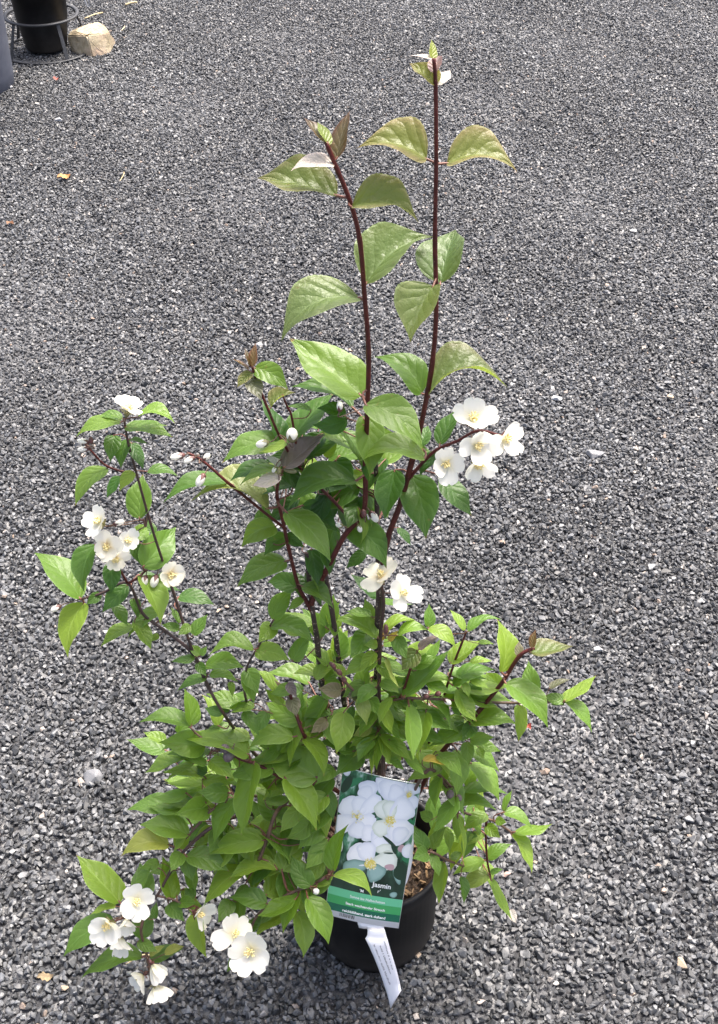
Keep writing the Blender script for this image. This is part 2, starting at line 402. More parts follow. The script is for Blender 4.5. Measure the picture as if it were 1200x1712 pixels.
# name, material, start width px, end width px, points (px, py[, dep])
STEMS = [
 ('shoot', 's', 6, 10, [(725, 98), (728, 143), (729, 272), (727, 400), (729, 520), (722, 610), (706, 700), (690, 765), (668, 845), (648, 900), (636, 962)]),
 ('shoot', 's', 7, 9, [(545, 238), (563, 282), (585, 337), (601, 400), (609, 490), (616, 590), (614, 680), (611, 770), (609, 850), (592, 876), (573, 900), (545, 955), (529, 985), (520, 1010)]),
 ('shoot', 's', 5, 7, [(467, 793), (463, 830), (472, 868), (482, 915), (497, 975), (510, 1002), (523, 1025)]),
 ('old_stem', 'k', 12, 12, [(636, 955), (632, 1050, 0), (630, 1170, 0), (632, 1300, 0), (630, 1435, 0)]),
 ('old_stem', 'k', 7, 12, [(512, 925, .01), (516, 965, .01), (523, 1025), (530, 1070, 0), (536, 1130, 0), (552, 1200, 0), (585, 1310, 0), (612, 1440, .01)]),
 ('old_stem', 'k', 8, 10, [(544, 960), (553, 1010), (562, 1070, 0), (572, 1150, 0), (582, 1215, 0), (602, 1310, 0), (620, 1440, -.01)]),
 ('old_stem', 'k', 8, 8, [(628, 775, .015), (630, 835, .015), (632, 960, .01), (633, 1050, .01)]),
 ('twig', 'd', 6, 7, [(637, 975, -.012), (641, 1010, -.012), (636, 1068, -.015), (634, 1130, -.02), (634, 1200, -.025), (641, 1290, -.025), (635, 1435, -.01)]),
 ('branch', 'd', 4, 6, [(207, 700), (214, 740), (229, 795), (247, 860), (264, 915), (290, 992), (318, 1078), (345, 1142), (377, 1198), (430, 1265, .02), (520, 1350, .03), (605, 1440, .02)]),
 ('branch', 'd', 4, 6, [(135, 1002), (170, 992), (213, 975), (238, 1025), (272, 1052), (318, 1088), (345, 1130)]),
 ('twig', 's', 3, 4, [(140, 740), (155, 757), (175, 777), (203, 788), (228, 793)]),
 ('twig', 's', 3, 4, [(278, 948), (250, 950), (232, 965), (215, 975)]),
 ('twig', 's', 3, 4, [(176, 925), (195, 945), (213, 975)]),
 ('branch', 's', 4, 5, [(420, 610), (432, 645), (446, 680), (470, 735), (500, 780, .01), (555, 835, .01), (592, 876)]),
 ('twig', 's', 3, 4, [(472, 660, .01), (480, 680, .01), (488, 700, .01), (500, 780, .01)]),
 ('twig', 's', 4, 5, [(312, 757), (330, 765), (350, 780), (382, 808), (436, 852), (478, 885)]),
 ('twig', 's', 4, 6, [(842, 730), (800, 720), (765, 737), (730, 752), (705, 775), (680, 805)]),
 ('branch', 's', 6, 8, [(893, 1083), (868, 1097), (840, 1140), (808, 1180), (780, 1212), (735, 1262, -.01), (695, 1335, .01), (645, 1440, .03)]),
 ('twig', 't', 4, 5, [(945, 1173), (905, 1174), (850, 1175), (780, 1172), (715, 1168), (668, 1168), (636, 1180, -.025)]),
 ('twig', 't', 5, 6, [(768, 1345), (758, 1322), (734, 1296), (712, 1290), (680, 1350, -.02), (645, 1440, 0)]),
 ('twig', 't', 4, 5, [(858, 1394), (830, 1375), (815, 1369), (775, 1358), (760, 1340), (738, 1302)]),
 ('twig', 's', 3, 4, [(820, 1467), (814, 1436), (812, 1395), (813, 1370)]),
 ('twig', 't', 4, 5, [(775, 1448), (745, 1437), (716, 1424), (680, 1440, -.02), (645, 1448, 0)]),
 ('branch', 's', 5, 7, [(385, 1256), (400, 1268), (430, 1278), (465, 1297), (500, 1310), (560, 1320, -.04), (580, 1355, .0), (618, 1445, .01)]),
 ('branch', 't', 6, 8, [(428, 1452), (447, 1400), (464, 1355), (500, 1335, -.03), (560, 1370, -.0), (612, 1445, .0)]),
 ('branch', 'd', 4, 8, [(225, 1525), (246, 1515), (264, 1495), (282, 1462), (300, 1432), (328, 1403), (360, 1380), (410, 1362, -.03), (500, 1360, .0), (605, 1445, .0)]),
 ('twig', 't', 4, 5, [(310, 1402), (330, 1380), (360, 1350), (410, 1330, -.02), (470, 1340, .01)]),
 ('twig', 't', 4, 5, [(252, 1640), (247, 1605), (238, 1570), (236, 1550), (246, 1515)]),
 ('twig', 't', 3, 4, [(313, 1519), (292, 1505), (264, 1498)]),
 ('twig', 't', 4, 6, [(419, 1568), (420, 1550), (437, 1523), (482, 1495), (520, 1480), (550, 1462), (575, 1440, -.05), (600, 1450, -.02)]),
 ('twig', 's', 5, 6, [(484, 1158), (495, 1195), (510, 1235), (540, 1300, .0), (608, 1440, .01)]),
 ('twig', 'd', 3, 5, [(457, 1036), (435, 1075), (412, 1118), (410, 1165), (440, 1235, .02), (530, 1340, .03)]),
 ('twig', 't', 6, 4, [(552, 1108), (575, 1138), (602, 1166), (634, 1200, -.025)]),
 ('twig', 's', 4, 4, [(688, 1110), (676, 1150), (668, 1168)]),
 ('twig', 's', 3, 5, [(780, 1056), (772, 1075), (758, 1112), (735, 1185, .0), (690, 1320, .02), (640, 1440, .03)]),
 ('twig', 't', 3, 4, [(318, 1216), (335, 1232), (380, 1262)]),
 ('twig', 't', 4, 4, [(240, 868), (243, 880), (246, 862)]),
]
SMAT = {'s': m_shoot, 'k': m_bark, 'd': m_twigdark, 't': m_twig}
SAMP = []
def P3(q): return at(q[0], q[1], q[2] if len(q) > 2 else fdep(q[0], q[1]))
NODEX = {0: [272, 660], 1: [337, 490, 680]}
for (nm, mk, w0, w1, pl) in STEMS:
    p3 = [P3(q) for q in pl]
    line = smooth_line(p3, 6); n = len(line); rad = []
    for i, p in enumerate(line):
        u = i / (n - 1); wp = w0 + (w1 - w0) * u
        r = wp * (1.08 if mk == 's' else 1.0) * zdepth(p) / F / 2
        k = (i % 12) / 12.0
        sw = 1 + .16 * math.exp(-((i % 6 if (i // 6) % 2 else 6) / 1.2) ** 2)
        rad.append(r * sw)
    mb = MB(); tube(mb, line, rad, 10 if w1 > 8 else 7, 0, True, .05 if mk == 'k' else .02)
    mb.build(nm, SMAT[mk], shrub, line[-1])
    SAMP += [(p, i) for i, p in enumerate(line)]
SAMPN = np.array([tuple(p) for p, _ in SAMP])
def nearest(p):
    d = np.linalg.norm(SAMPN - np.array(tuple(p)), axis=1); i = int(d.argmin()); return Vector(SAMPN[i]), float(d[i])

# ------------------------------------------------------------------ leaves
# bx,by base px; tx,ty tip px; w apparent width px; kind; c sideways curve of the midrib; d layer (cm, + is behind)
LEAVES = [
 (722,98,721,66,14,'y'),(727,99,683,94,9,'s'),(729,143,684,106,24,'o'),(728,122,734,93,22,'p'),(731,142,753,118,22,'s'),
 (713,266,596,248,48,'o',.14),(747,273,866,289,44,'o',-.16),
 (548,242,508,197,20,'b'),(549,243,530,204,16,'y'),(563,265,585,185,32,'b'),(558,276,485,287,24,'s',.15),
 (563,327,430,298,50,'o'),(588,346,700,373,46,'o',-.14,-.5),(612,474,724,396,60,'m',-.1),
 (736,474,762,384,60,'m',0,1),(724,478,686,573,54,'m',.05,-1),(600,498,470,571,60,'m',.15),
 (604,662,484,566,72,'g'),(705,658,625,597,48,'g',.14),(714,664,850,650,38,'o',-.24),
 (611,676,708,756,60,'g',-.12,-2),(710,766,597,775,38,'g',.16,-2),(613,696,618,797,52,'g',0,1.5),
 (704,746,716,711,24,'d',0,2),(735,743,768,681,30,'d'),(730,757,701,796,22,'d'),(738,795,789,863,38,'d',.05,1),
 (660,786,643,870,46,'d',0,0),(688,795,712,902,66,'d',-.05,.5),(665,882,687,912,14,'d'),(582,880,646,951,54,'d',-.15,0),
 (611,922,578,951,22,'d'),(634,998,586,960,26,'d'),(637,1003,691,1010,14,'l',.1),
 (423,613,427,573,14,'b'),(418,613,408,582,10,'b'),(415,619,388,600,7,'b'),(425,615,482,652,38,'g',-.1),
 (416,632,437,671,28,'q',0,.5),(421,622,396,648,16,'o'),(453,681,495,657,16,'o',-.1),(472,738,436,667,26,'d'),
 (488,735,558,658,42,'d',0,.5),(590,682,486,647,30,'g',.1,2),(520,686,474,680,12,'l',0,2),(578,697,529,683,22,'d',.1),
 (580,700,521,710,34,'d',-.1,.5),(472,737,370,775,42,'g',.1,.5),(478,738,432,756,16,'l',-.1,-1),(475,782,544,724,36,'p',.05,-1),
 (472,778,442,762,14,'s'),(470,795,421,812,24,'s',-.05,-1),(470,785,400,813,20,'l',.1),(452,780,383,806,26,'d',.05,1),
 (380,808,272,841,30,'g',.12,.5),(449,850,317,840,40,'m',.2,-.5),(595,804,480,853,50,'g',.14,-1),
 (478,856,553,940,50,'g',-.06,-2),(505,845,567,890,42,'d',0,1),(603,832,580,884,44,'d',0,2),(600,815,518,850,45,'d',0,2),
 (461,880,403,916,38,'g',.15),(480,895,441,930,30,'d',.1,.6),(478,893,509,916,22,'d'),(478,938,395,983,44,'g',.1,-.5),
 (495,983,446,974,34,'g',.1),(457,1037,490,985,34,'g',-.1),(507,1002,481,1021,15,'l'),(505,980,558,1018,28,'g',-.05,-1),
 (520,918,531,980,32,'d',0,1),(541,910,551,963,26,'d',0,1),(560,880,548,950,36,'d',.05,1.5),(520,760,585,715,36,'d',0,2.5),(560,770,590,820,40,'d',0,3),
 # left flowering branch
 (202,706,126,731,24,'g',.1),(205,700,159,699,15,'g',.1,.7),(209,714,289,731,26,'g',-.05),(230,697,293,709,20,'l',-.22),(240,712,281,712,8,'g',0,.8),
 (190,728,184,774,28,'d'),(213,734,202,783,22,'d'),(219,740,240,785,24,'d'),(218,735,247,742,9,'g'),(179,783,126,846,32,'g',.12),
 (201,796,178,833,17,'d'),(223,788,199,822,20,'l'),(246,788,298,797,18,'g',-.12),(233,867,239,792,40,'g'),(258,892,245,868,15,'d'),
 (225,900,250,877,26,'l',0,1),(239,948,294,881,54,'l'),(222,905,235,945,24,'d',0,1),(160,910,141,990,36,'g',.1),(187,940,186,993,30,'d'),
 (134,1001,57,924,50,'g',.04),(213,978,170,1025,32,'d'),(168,992,144,1011,18,'g'),(140,1008,114,1101,44,'g',.1),(190,1010,213,1046,22,'d'),
 (222,1000,231,1035,18,'d'),(235,963,268,1046,38,'l',-.05,-.5),(222,1048,168,1082,22,'d',.08),(224,1040,253,1087,26,'d'),(266,1062,246,1071,12,'d'),
 (322,1062,347,1027,22,'l'),(318,1045,297,1062,18,'d'),(300,1042,285,1015,12,'d'),(300,1052,270,1044,16,'l'),(335,1096,317,1078,16,'l'),(335,1096,346,1080,11,'l'),
 (326,1100,286,1106,15,'d'),(424,1086,347,1098,25,'l',.14),(343,1114,408,1117,30,'g',-.1),(350,1127,399,1140,18,'g'),(346,1133,295,1156,18,'d',.08),
 (330,1108,345,1131,18,'d'),(320,1213,308,1151,26,'g'),(318,1216,231,1208,26,'l',.1),(456,1044,431,1075,30,'l',0,1),(453,1047,524,1076,32,'l',-.12),
 (427,1089,486,1106,34,'l',-.1),(489,1105,520,1055,30,'l',0,.5),(410,1123,425,1177,26,'g'),(413,1118,432,1161,32,'l',0,.6),(402,1181,344,1160,30,'l',0,1),
 (375,1191,396,1158,14,'d'),(384,1140,388,1166,12,'d'),(373,1193,342,1184,20,'d'),(426,1180,384,1192,16,'d'),(408,1188,433,1231,24,'d'),(446,1190,424,1226,24,'d'),
 (345,1224,416,1242,28,'d',-.05,1.2),(343,1247,264,1241,46,'g',.02,.5),(416,1262,296,1236,40,'g',.08,-.5),(490,1232,414,1253,36,'l',.14,.4),(531,1301,439,1248,64,'l',.02,-.8),
 (507,1235,541,1299,28,'g',-.12),(457,1285,380,1302,38,'l',.05,.6),(350,1271,393,1303,28,'l'),(425,1274,403,1397,40,'g',-.02,-.5),(343,1300,272,1312,20,'g',.14),
 (346,1292,325,1282,22,'d'),(345,1278,307,1267,16,'l'),(382,1326,329,1324,34,'d'),(338,1304,390,1311,24,'g'),(348,1353,290,1363,40,'g',.06),(396,1335,357,1412,34,'g',.05),
 (316,1396,233,1379,40,'l',.04),(283,1413,202,1432,38,'y',.14),(314,1394,289,1426,12,'l'),(441,1405,347,1430,42,'g',.06),(312,1432,383,1457,40,'d',-.08),
 (308,1428,323,1476,28,'d'),(371,1388,349,1427,34,'d',0,1),(460,1369,428,1322,32,'d',0,1),(476,1300,529,1389,44,'g',-.05,-.8),(500,1396,531,1323,34,'g',0,.6),
 (502,1411,477,1370,44,'d',0,.6),(471,1456,500,1392,44,'l',.02),(554,1415,502,1425,28,'g',.1,.6),(552,1435,508,1441,16,'g',.1,.5),(520,1482,486,1429,36,'g',-.05,-.8),
 (522,1481,551,1439,36,'l',.05),(444,1497,489,1458,44,'g'),(463,1453,382,1471,28,'l',.12,-.5),(411,1450,338,1518,36,'g',.06),(494,1503,430,1531,26,'g',-.1,-.8),
 (446,1511,382,1501,34,'l',.05),(500,1492,473,1561,30,'g',.05),(514,1500,549,1579,40,'g',-.04,-1),(515,1490,514,1516,8,'l'),(557,1456,583,1377,28,'g',-.06,-1.5),
 (557,1464,622,1500,25,'l',-.2,-1.5),(415,1556,438,1530,20,'d'),(397,1600,379,1626,15,'g'),(416,1551,402,1525,14,'d'),(386,1505,364,1543,28,'d'),(335,1520,346,1602,30,'g',.05),
 (327,1500,308,1487,20,'d'),(300,1509,330,1510,20,'g'),(282,1511,309,1541,28,'d'),(288,1504,271,1430,32,'g',-.05),(302,1425,285,1458,26,'l'),(266,1441,234,1452,20,'l',0,.5),
 (242,1502,234,1442,40,'l',0,.6),(200,1509,127,1429,48,'g',-.02),(192,1540,106,1599,44,'l',.08,.8),(194,1515,151,1529,14,'l'),(236,1571,241,1519,36,'d'),
 (230,1574,263,1591,22,'d',0,.4),(238,1600,134,1638,34,'g',.1),(250,1600,307,1586,28,'d',0,.4),(275,1595,308,1582,14,'y'),(250,1598,276,1581,12,'y'),(258,1536,262,1507,14,'d'),
 # centre
 (631,1066,556,1036,32,'l',.1),(613,1060,584,1102,36,'l',0,1),(621,1031,578,1022,15,'l',0,1),(622,1033,609,1000,20,'l',0,1),(631,1076,608,1079,18,'l'),
 (635,1073,655,1047,10,'Y'),(650,1072,666,1054,11,'Y'),(621,1100,574,1131,26,'l'),(604,1159,613,1106,26,'g'),(628,1107,607,1127,14,'l'),(576,1131,551,1107,18,'l'),
 (569,1157,531,1143,40,'g',0,.5),(571,1155,531,1151,26,'q',0,-.5),(601,1160,579,1166,26,'q'),(546,1186,511,1169,32,'g',0,1),(541,1216,507,1209,30,'l',0,1),
 (546,1204,519,1226,22,'q'),(575,1190,562,1260,42,'g',-.03,-.5),(591,1256,529,1240,26,'d'),(631,1225,583,1251,25,'g',.06),(603,1165,613,1213,26,'y',0,-.5),
 (590,1180,584,1221,14,'d'),(620,1166,631,1196,22,'g'),(655,1165,633,1211,18,'l'),(621,1215,589,1231,20,'y'),(635,1229,673,1263,18,'g',.05),(626,1246,589,1266,16,'g'),
 (600,1256,560,1297,40,'d',0,1),(625,1255,622,1300,10,'l'),(487,1166,496,1199,26,'q'),(484,1166,457,1136,11,'b'),(481,1142,496,1166,18,'p'),(502,1206,444,1174,40,'l',0,1),
 (500,1191,505,1154,18,'l',0,1),(491,1150,451,1161,22,'l',0,1),(640,1056,696,1037,18,'g',-.1),(665,1062,719,1055,19,'l',-.16),(716,1049,717,1009,20,'g'),
 (716,1051,762,1084,24,'g',-.12),(777,1054,752,1019,14,'l'),(782,1056,839,1036,17,'l',-.1),(660,1062,680,1102,26,'d',0,.5),(700,1086,739,1061,15,'p'),(697,1087,671,1121,24,'o'),
 (690,1115,732,1097,24,'g',0,.5),(675,1166,751,1087,34,'d',.05,-1),(645,1100,668,1151,13,'y',.1),(752,1109,809,1069,28,'g',.05),(800,1076,826,1077,8,'l'),
 (757,1146,831,1121,30,'g',-.16),(838,1124,830,1034,34,'g',.1,-.3),(868,1099,867,1072,16,'q'),(890,1083,896,1052,13,'b'),(886,1091,958,1080,25,'o',.06),(890,1159,883,1104,32,'l'),
 (845,1142,916,1217,42,'g',-.08,-.5),(943,1172,997,1129,22,'l',.08),(945,1173,989,1225,21,'l',-.08),(943,1171,905,1164,20,'l'),(943,1176,919,1178,9,'l'),(918,1151,953,1136,12,'q'),
 (868,1178,866,1241,24,'g'),(786,1211,864,1212,34,'g',-.14,-.4),(839,1151,812,1124,26,'l',0,.5),(785,1106,823,1105,12,'l'),(785,1140,809,1166,22,'d',0,1),(785,1136,819,1153,14,'l'),
 (770,1196,765,1147,28,'l'),(775,1140,784,1166,14,'l'),(712,1190,699,1263,36,'g'),(683,1178,691,1271,28,'l',.04,-.5),(690,1172,691,1216,14,'d'),(781,1216,717,1248,34,'g',-.02,-.5),
 (775,1200,740,1223,20,'d',0,.4),(790,1212,772,1241,24,'d'),(785,1236,827,1232,24,'l'),(780,1240,784,1281,24,'d'),(797,1245,837,1256,20,'g'),(800,1250,808,1269,14,'l'),
 (730,1262,773,1302,26,'g',-.12),(782,1316,784,1269,22,'g'),(672,1256,711,1298,19,'g',.04),(738,1286,680,1306,23,'l',.08),(648,1270,676,1288,14,'l'),(706,1271,749,1281,13,'Y'),
 (737,1298,728,1356,20,'g'),(763,1330,724,1391,28,'l',-.08,-.5),(772,1326,849,1328,21,'g',-.08),(765,1344,831,1356,23,'l',-.06),(842,1356,856,1321,12,'l'),(842,1358,890,1387,21,'l',-.1),
 (860,1391,924,1377,19,'g',.08),(855,1395,889,1461,21,'l',-.08),(828,1371,847,1375,16,'l'),(815,1362,774,1389,25,'g',.06),(810,1396,777,1416,18,'l',.1),(812,1380,837,1401,22,'g'),
 (815,1436,856,1411,23,'g',-.05),(810,1438,756,1463,23,'g',.02),(817,1463,765,1491,27,'y',.02,-.3),(820,1470,857,1540,20,'l',.06),(852,1521,863,1544,15,'s'),(770,1465,775,1513,16,'d'),
 (765,1365,773,1449,14,'l'),(790,1390,775,1436,26,'d'),(753,1436,771,1424,14,'d'),(742,1440,733,1512,24,'d',-.05),(722,1425,734,1466,18,'d'),(722,1420,746,1381,20,'d'),
 (715,1425,689,1436,28,'d'),(712,1420,691,1379,26,'d'),(723,1370,701,1357,20,'d'),(820,1461,841,1453,10,'l'),
]
LEAVES += [(548,1330,498,1374,36,'g',.05,-.3),(552,1352,506,1402,32,'d',0,.3),(545,1385,498,1420,34,'g',.1,0),(550,1405,510,1454,34,'l',0,.2),(540,1440,503,1477,30,'g',0,.6),(557,1300,518,1346,30,'d',0,.5),
 (530,1340,546,1402,28,'g',0,.8),(535,1420,549,1474,26,'d',0,.8),(520,1370,478,1402,30,'g',-.1,.4),(548,1460,518,1502,28,'d',0,.3),(560,1286,528,1312,26,'l',.1,0),(545,1318,557,1374,24,'d',0,1),(500,1350,468,1392,30,'l',0,.2),
 (530,1395,512,1340,30,'g',.05,.9),(538,1462,552,1410,26,'g',0,1.2),(524,1500,537,1556,26,'d',.05,.4),(506,1480,524,1530,24,'g',0,.6)]
LEAVES += [(632,1190,600,1232,24,'g',.05,-.2),(634,1200,668,1236,24,'g',-.05,-.2),(630,1222,612,1270,22,'d',0,.2),(636,1228,652,1278,22,'g',0,.1),(628,1150,596,1180,24,'l',.1,0),(636,1140,668,1160,22,'l',-.1,0),
 (640,1212,690,1222,24,'g',-.1,.2),(626,1206,580,1212,24,'g',.1,.3),(632,1110,660,1140,22,'g',0,0),(628,1090,600,1122,22,'g',0,.2),(634,1238,630,1288,22,'g',.05,-.4),(650,1236,688,1272,24,'l',0,.1),(640,1180,656,1228,22,'l',.05,-.3),
 (625,1236,598,1274,22,'l',.05,-.2),(650,1160,690,1190,26,'d',0,.4),(610,1140,572,1166,26,'d',0,.5)]
# leaves of the inner bush, lying behind the ones above
rf = random.Random(21)
for (cx, cy, rx, ry, n) in [(570, 1180, 90, 90, 26), (420, 1345, 105, 70, 30), (700, 1210, 80, 70, 20), (480, 1410, 80, 60, 18), (520, 1290, 90, 60, 22),
                            (540, 800, 70, 70, 14), (640, 1290, 60, 50, 10), (780, 1400, 40, 60, 7), (720, 1340, 30, 60, 6), (640, 760, 40, 60, 5), (545, 725, 50, 50, 12), (440, 790, 50, 40, 6), (330, 1250, 60, 30, 8)]:
    for k in range(n):
        a = rf.uniform(0, 6.28); r = math.sqrt(rf.random()); x = cx + rx * r * math.cos(a); y = cy + ry * r * math.sin(a)
        ang = math.atan2(y - cy + rf.uniform(-60, 60), x - cx + rf.uniform(-60, 60)); ln = rf.uniform(42, 80)
        if any(525 < qx < 712 and 1278 < qy < 1560 for qx, qy in ((x, y), (x + ln * math.cos(ang), y + ln * .85 * math.sin(ang) + 8))): continue
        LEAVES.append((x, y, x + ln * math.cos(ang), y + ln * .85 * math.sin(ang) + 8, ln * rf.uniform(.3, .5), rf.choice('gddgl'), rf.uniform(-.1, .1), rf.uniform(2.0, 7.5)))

def in_label(x, y): return 525 < x < 712 and 1275 < y < 1560
for (cx, cy, rx, ry, n) in [(560, 1150, 150, 110, 38), (400, 1340, 120, 80, 22), (700, 1190, 100, 80, 24), (470, 1440, 80, 60, 12), (760, 1330, 60, 70, 8), (560, 790, 80, 80, 14), (300, 1450, 60, 50, 6), (430, 1300, 130, 110, 26), (560, 1200, 120, 80, 16), (720, 1240, 80, 70, 14), (500, 1500, 40, 40, 5), (470, 930, 60, 60, 6), (250, 1000, 60, 60, 4)]:
    for k in range(n):
        a = rf.uniform(0, 6.28); r = math.sqrt(rf.random()); x = cx + rx * r * math.cos(a); y = cy + ry * r * math.sin(a)
        ang = math.atan2(y - cy + rf.uniform(-30, 70), x - cx + rf.uniform(-60, 60)); ln = rf.uniform(48, 84)
        tx, ty = x + ln * math.cos(ang), y + ln * .85 * math.sin(ang) + 8
        if in_label(x, y) or in_label(tx, ty) or in_label((x + tx) / 2, (y + ty) / 2): continue
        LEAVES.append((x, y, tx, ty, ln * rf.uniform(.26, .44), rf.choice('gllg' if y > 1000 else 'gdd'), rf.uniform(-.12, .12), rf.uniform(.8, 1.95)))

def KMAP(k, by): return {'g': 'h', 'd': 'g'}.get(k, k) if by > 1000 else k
def leaf(mb, e, rn):
    bx, by, tx, ty, wpx, kind = e[:6]; kind = KMAP(kind, by); c = e[6] if len(e) > 6 else 0.0; d = e[7] if len(e) > 7 else 0.0
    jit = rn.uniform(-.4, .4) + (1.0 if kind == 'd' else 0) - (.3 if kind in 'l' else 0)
    if by < 800 and abs(d) > .9: jit = 0
    B = at(bx, by, fdep(bx, by) + (d + jit) * .012)
    Z = zdepth(B); T = CAM + ray(tx, ty) * Z
    A = T - B; aL = A.length; aw = wpx * Z / F
    Vd = (B - CAM).normalized(); RR = .56
    up = -(ty - by) / max(1.0, math.hypot(tx - bx, ty - by))      # +1: tip points up in the picture
    dz = .22 * up * aL
    if aw / aL > RR:
        dz = math.copysign(min(.9 * aL, math.sqrt((aw / RR) ** 2 - aL * aL)), up if abs(up) > .12 else -1)
    T = CAM + ray(tx, ty) * (Z + dz)
    A = T - B; L_ = A.length; Ad = A.normalized()
    S0 = Ad.cross(Vd).normalized(); Nf = S0.cross(Ad).normalized()
    if Nf.dot(Vd) > 0: Nf = -Nf; S0 = -S0                     # Nf faces the camera
    cr = min(1.0, aw / (RR * L_)); sr = math.sqrt(1 - cr * cr)
    best = None
    for sg in (-1, 1):
        S = (S0 * cr + Nf * sr * sg).normalized(); Nn = S.cross(Ad).normalized()
        if Nn.dot(Nf) < 0: Nn = -Nn
        sc = Nn.z
        if best is None or sc > best[0]: best = (sc, S, Nn)
    _, S, Nn = best
    fold = R(rn.uniform(26, 42) if kind in 'om' else rn.uniform(8, 27)); wt = max(aw / max(cr, .55), .30 * L_) if aw / L_ > .2 else aw / max(cr, .6)
    hw = wt / 2 / math.cos(fold) * (1.0 if kind in 'om' else .93)
    big = L_ * F / Z
    n_t = 32 if big > 60 else 14; n_v = 8 if big > 60 else 6
    e1, e2 = rn.uniform(.44, .6), rn.uniform(.82, 1.02); tm = e1 / (e1 + e2); mx = tm ** e1 * (1 - tm) ** e2
    ph, ph2 = rn.uniform(0, 6.28), rn.uniform(0, 6.28); arch = rn.uniform(.03, .12); rip = rn.uniform(.05, .16); curl = rn.uniform(-.05, .22); tw = rn.uniform(-.35, .35)
    perp = (CU * -1); q = ray(bx - (ty - by), by + (tx - bx)) - ray(bx, by); q = q - Ad * q.dot(Ad); q.normalize()
    ns = 6.5; vs = []; uvs = []
    for i in range(n_t + 1):
        t_ = i / n_t; tt = t_ ** 1.05
        wv = (max(tt, 0) ** e1) * ((1 - tt) ** e2) / mx
        if i == 0: wv = .06
        wv *= 1 - .52 * min(1, max(0, (t_ - .58) / .34)) ** 1.4
        wv *= 1 + (.022 if big > 60 else .01) * math.sin(t_ * 88 + ph) * (1 - t_)
        cpt = B + A * tt + q * (c * L_ * 4 * tt * (1 - tt)) + Nn * (arch * L_ * 4 * tt * (1 - tt) * .6)
        ca, sa = math.cos(tw * (tt - .3)), math.sin(tw * (tt - .3)); S1 = S * ca + Nn * sa; N1 = Nn * ca - S * sa
        for j in range(n_v + 1):
            v = 2 * j / n_v - 1; a = abs(v); y = hw * wv
            h = a * math.tan(fold) - curl * a ** 3 + rip * math.sin(tt * 8 + ph + (0 if v > 0 else ph2)) * a * a + .035 * math.sin((tt * 5.2 - a ** .75 * 2.0) * 6.283) * a * (1 - a) * 2
            vs.append(cpt + S1 * (v * y) + N1 * (y * h) + Ad * (-.10 * a * a * y if t_ < .5 else 0)); uvs.append((tt, .5 + v / 2))
    fs = []
    for i in range(n_t):
        for j in range(n_v):
            a0 = i * (n_v + 1) + j; fs.append((a0, a0 + 1, a0 + n_v + 2, a0 + n_v + 1))
    # face winding so that the upper side is Nn
    f0 = fs[n_v // 2 + n_v * (n_t // 2)]; nn = (vs[f0[1]] - vs[f0[0]]).cross(vs[f0[2]] - vs[f0[0]])
    if nn.dot(Nn) < 0: fs = [tuple(reversed(f)) for f in fs]
    mb.add(vs, fs, 0, uvs, rn.random())
    # petiole to the nearest stem
    sp_, dist = nearest(B)
    if dist < .05:
        ln = [B + A * .04, B, (B * .45 + sp_ * .55) - Ad * min(.25 * dist, .006) + Vector((0, 0, -.10 * dist)), sp_]
    elif dist < .11:
        ln = [B + A * .04, B, B * .6 + sp_ * .4 + Vector((0, 0, -.12 * dist)), sp_]
    else:
        ln = [B + A * .04, B, B - Ad * .012 + Vector((0, 0, -.003)), B - Ad * .02 + Vector((0, 0, -.008))]
    rp = max(.00045, min(.0016, .018 * L_)) 
    tube(mb, smooth_line(ln, 4), rp, 5, 1, True)
    return aw * aL / Z / Z, B
rn = random.Random(77)
built = []
for e in LEAVES:
    mb = MB(); area, B = leaf(mb, e, rn)
    back = 1 if (len(e) > 7 and e[7] >= 2 or isinstance(e[0], float)) else 0
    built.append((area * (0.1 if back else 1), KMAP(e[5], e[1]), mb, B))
order = sorted(range(len(built)), key=lambda i: -built[i][0]); keep = set(order[:100])
KINDLAB = {'o': 'olive green leaf with bronze tinged edge', 'b': 'bronze red young leaf', 's': 'pale silvery young leaf', 'p': 'purple brown young leaf', 'Y': 'yellowing leaf', 'q': 'dull olive brown leaf', 'y': 'yellow green leaf'}
rest = MB(); kinds = list(LM.keys())
for i, (ar, k, mb, B) in enumerate(built):
    if i in keep:
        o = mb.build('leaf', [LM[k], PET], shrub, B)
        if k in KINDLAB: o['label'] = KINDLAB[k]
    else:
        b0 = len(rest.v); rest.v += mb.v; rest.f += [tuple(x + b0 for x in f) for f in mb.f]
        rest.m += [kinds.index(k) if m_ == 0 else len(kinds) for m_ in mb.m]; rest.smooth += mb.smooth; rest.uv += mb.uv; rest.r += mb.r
o = rest.build('foliage', [LM[k] for k in kinds] + [PET], shrub, ROOT); tag(o, 'smaller and inner leaves of the shrub', kind='stuff')

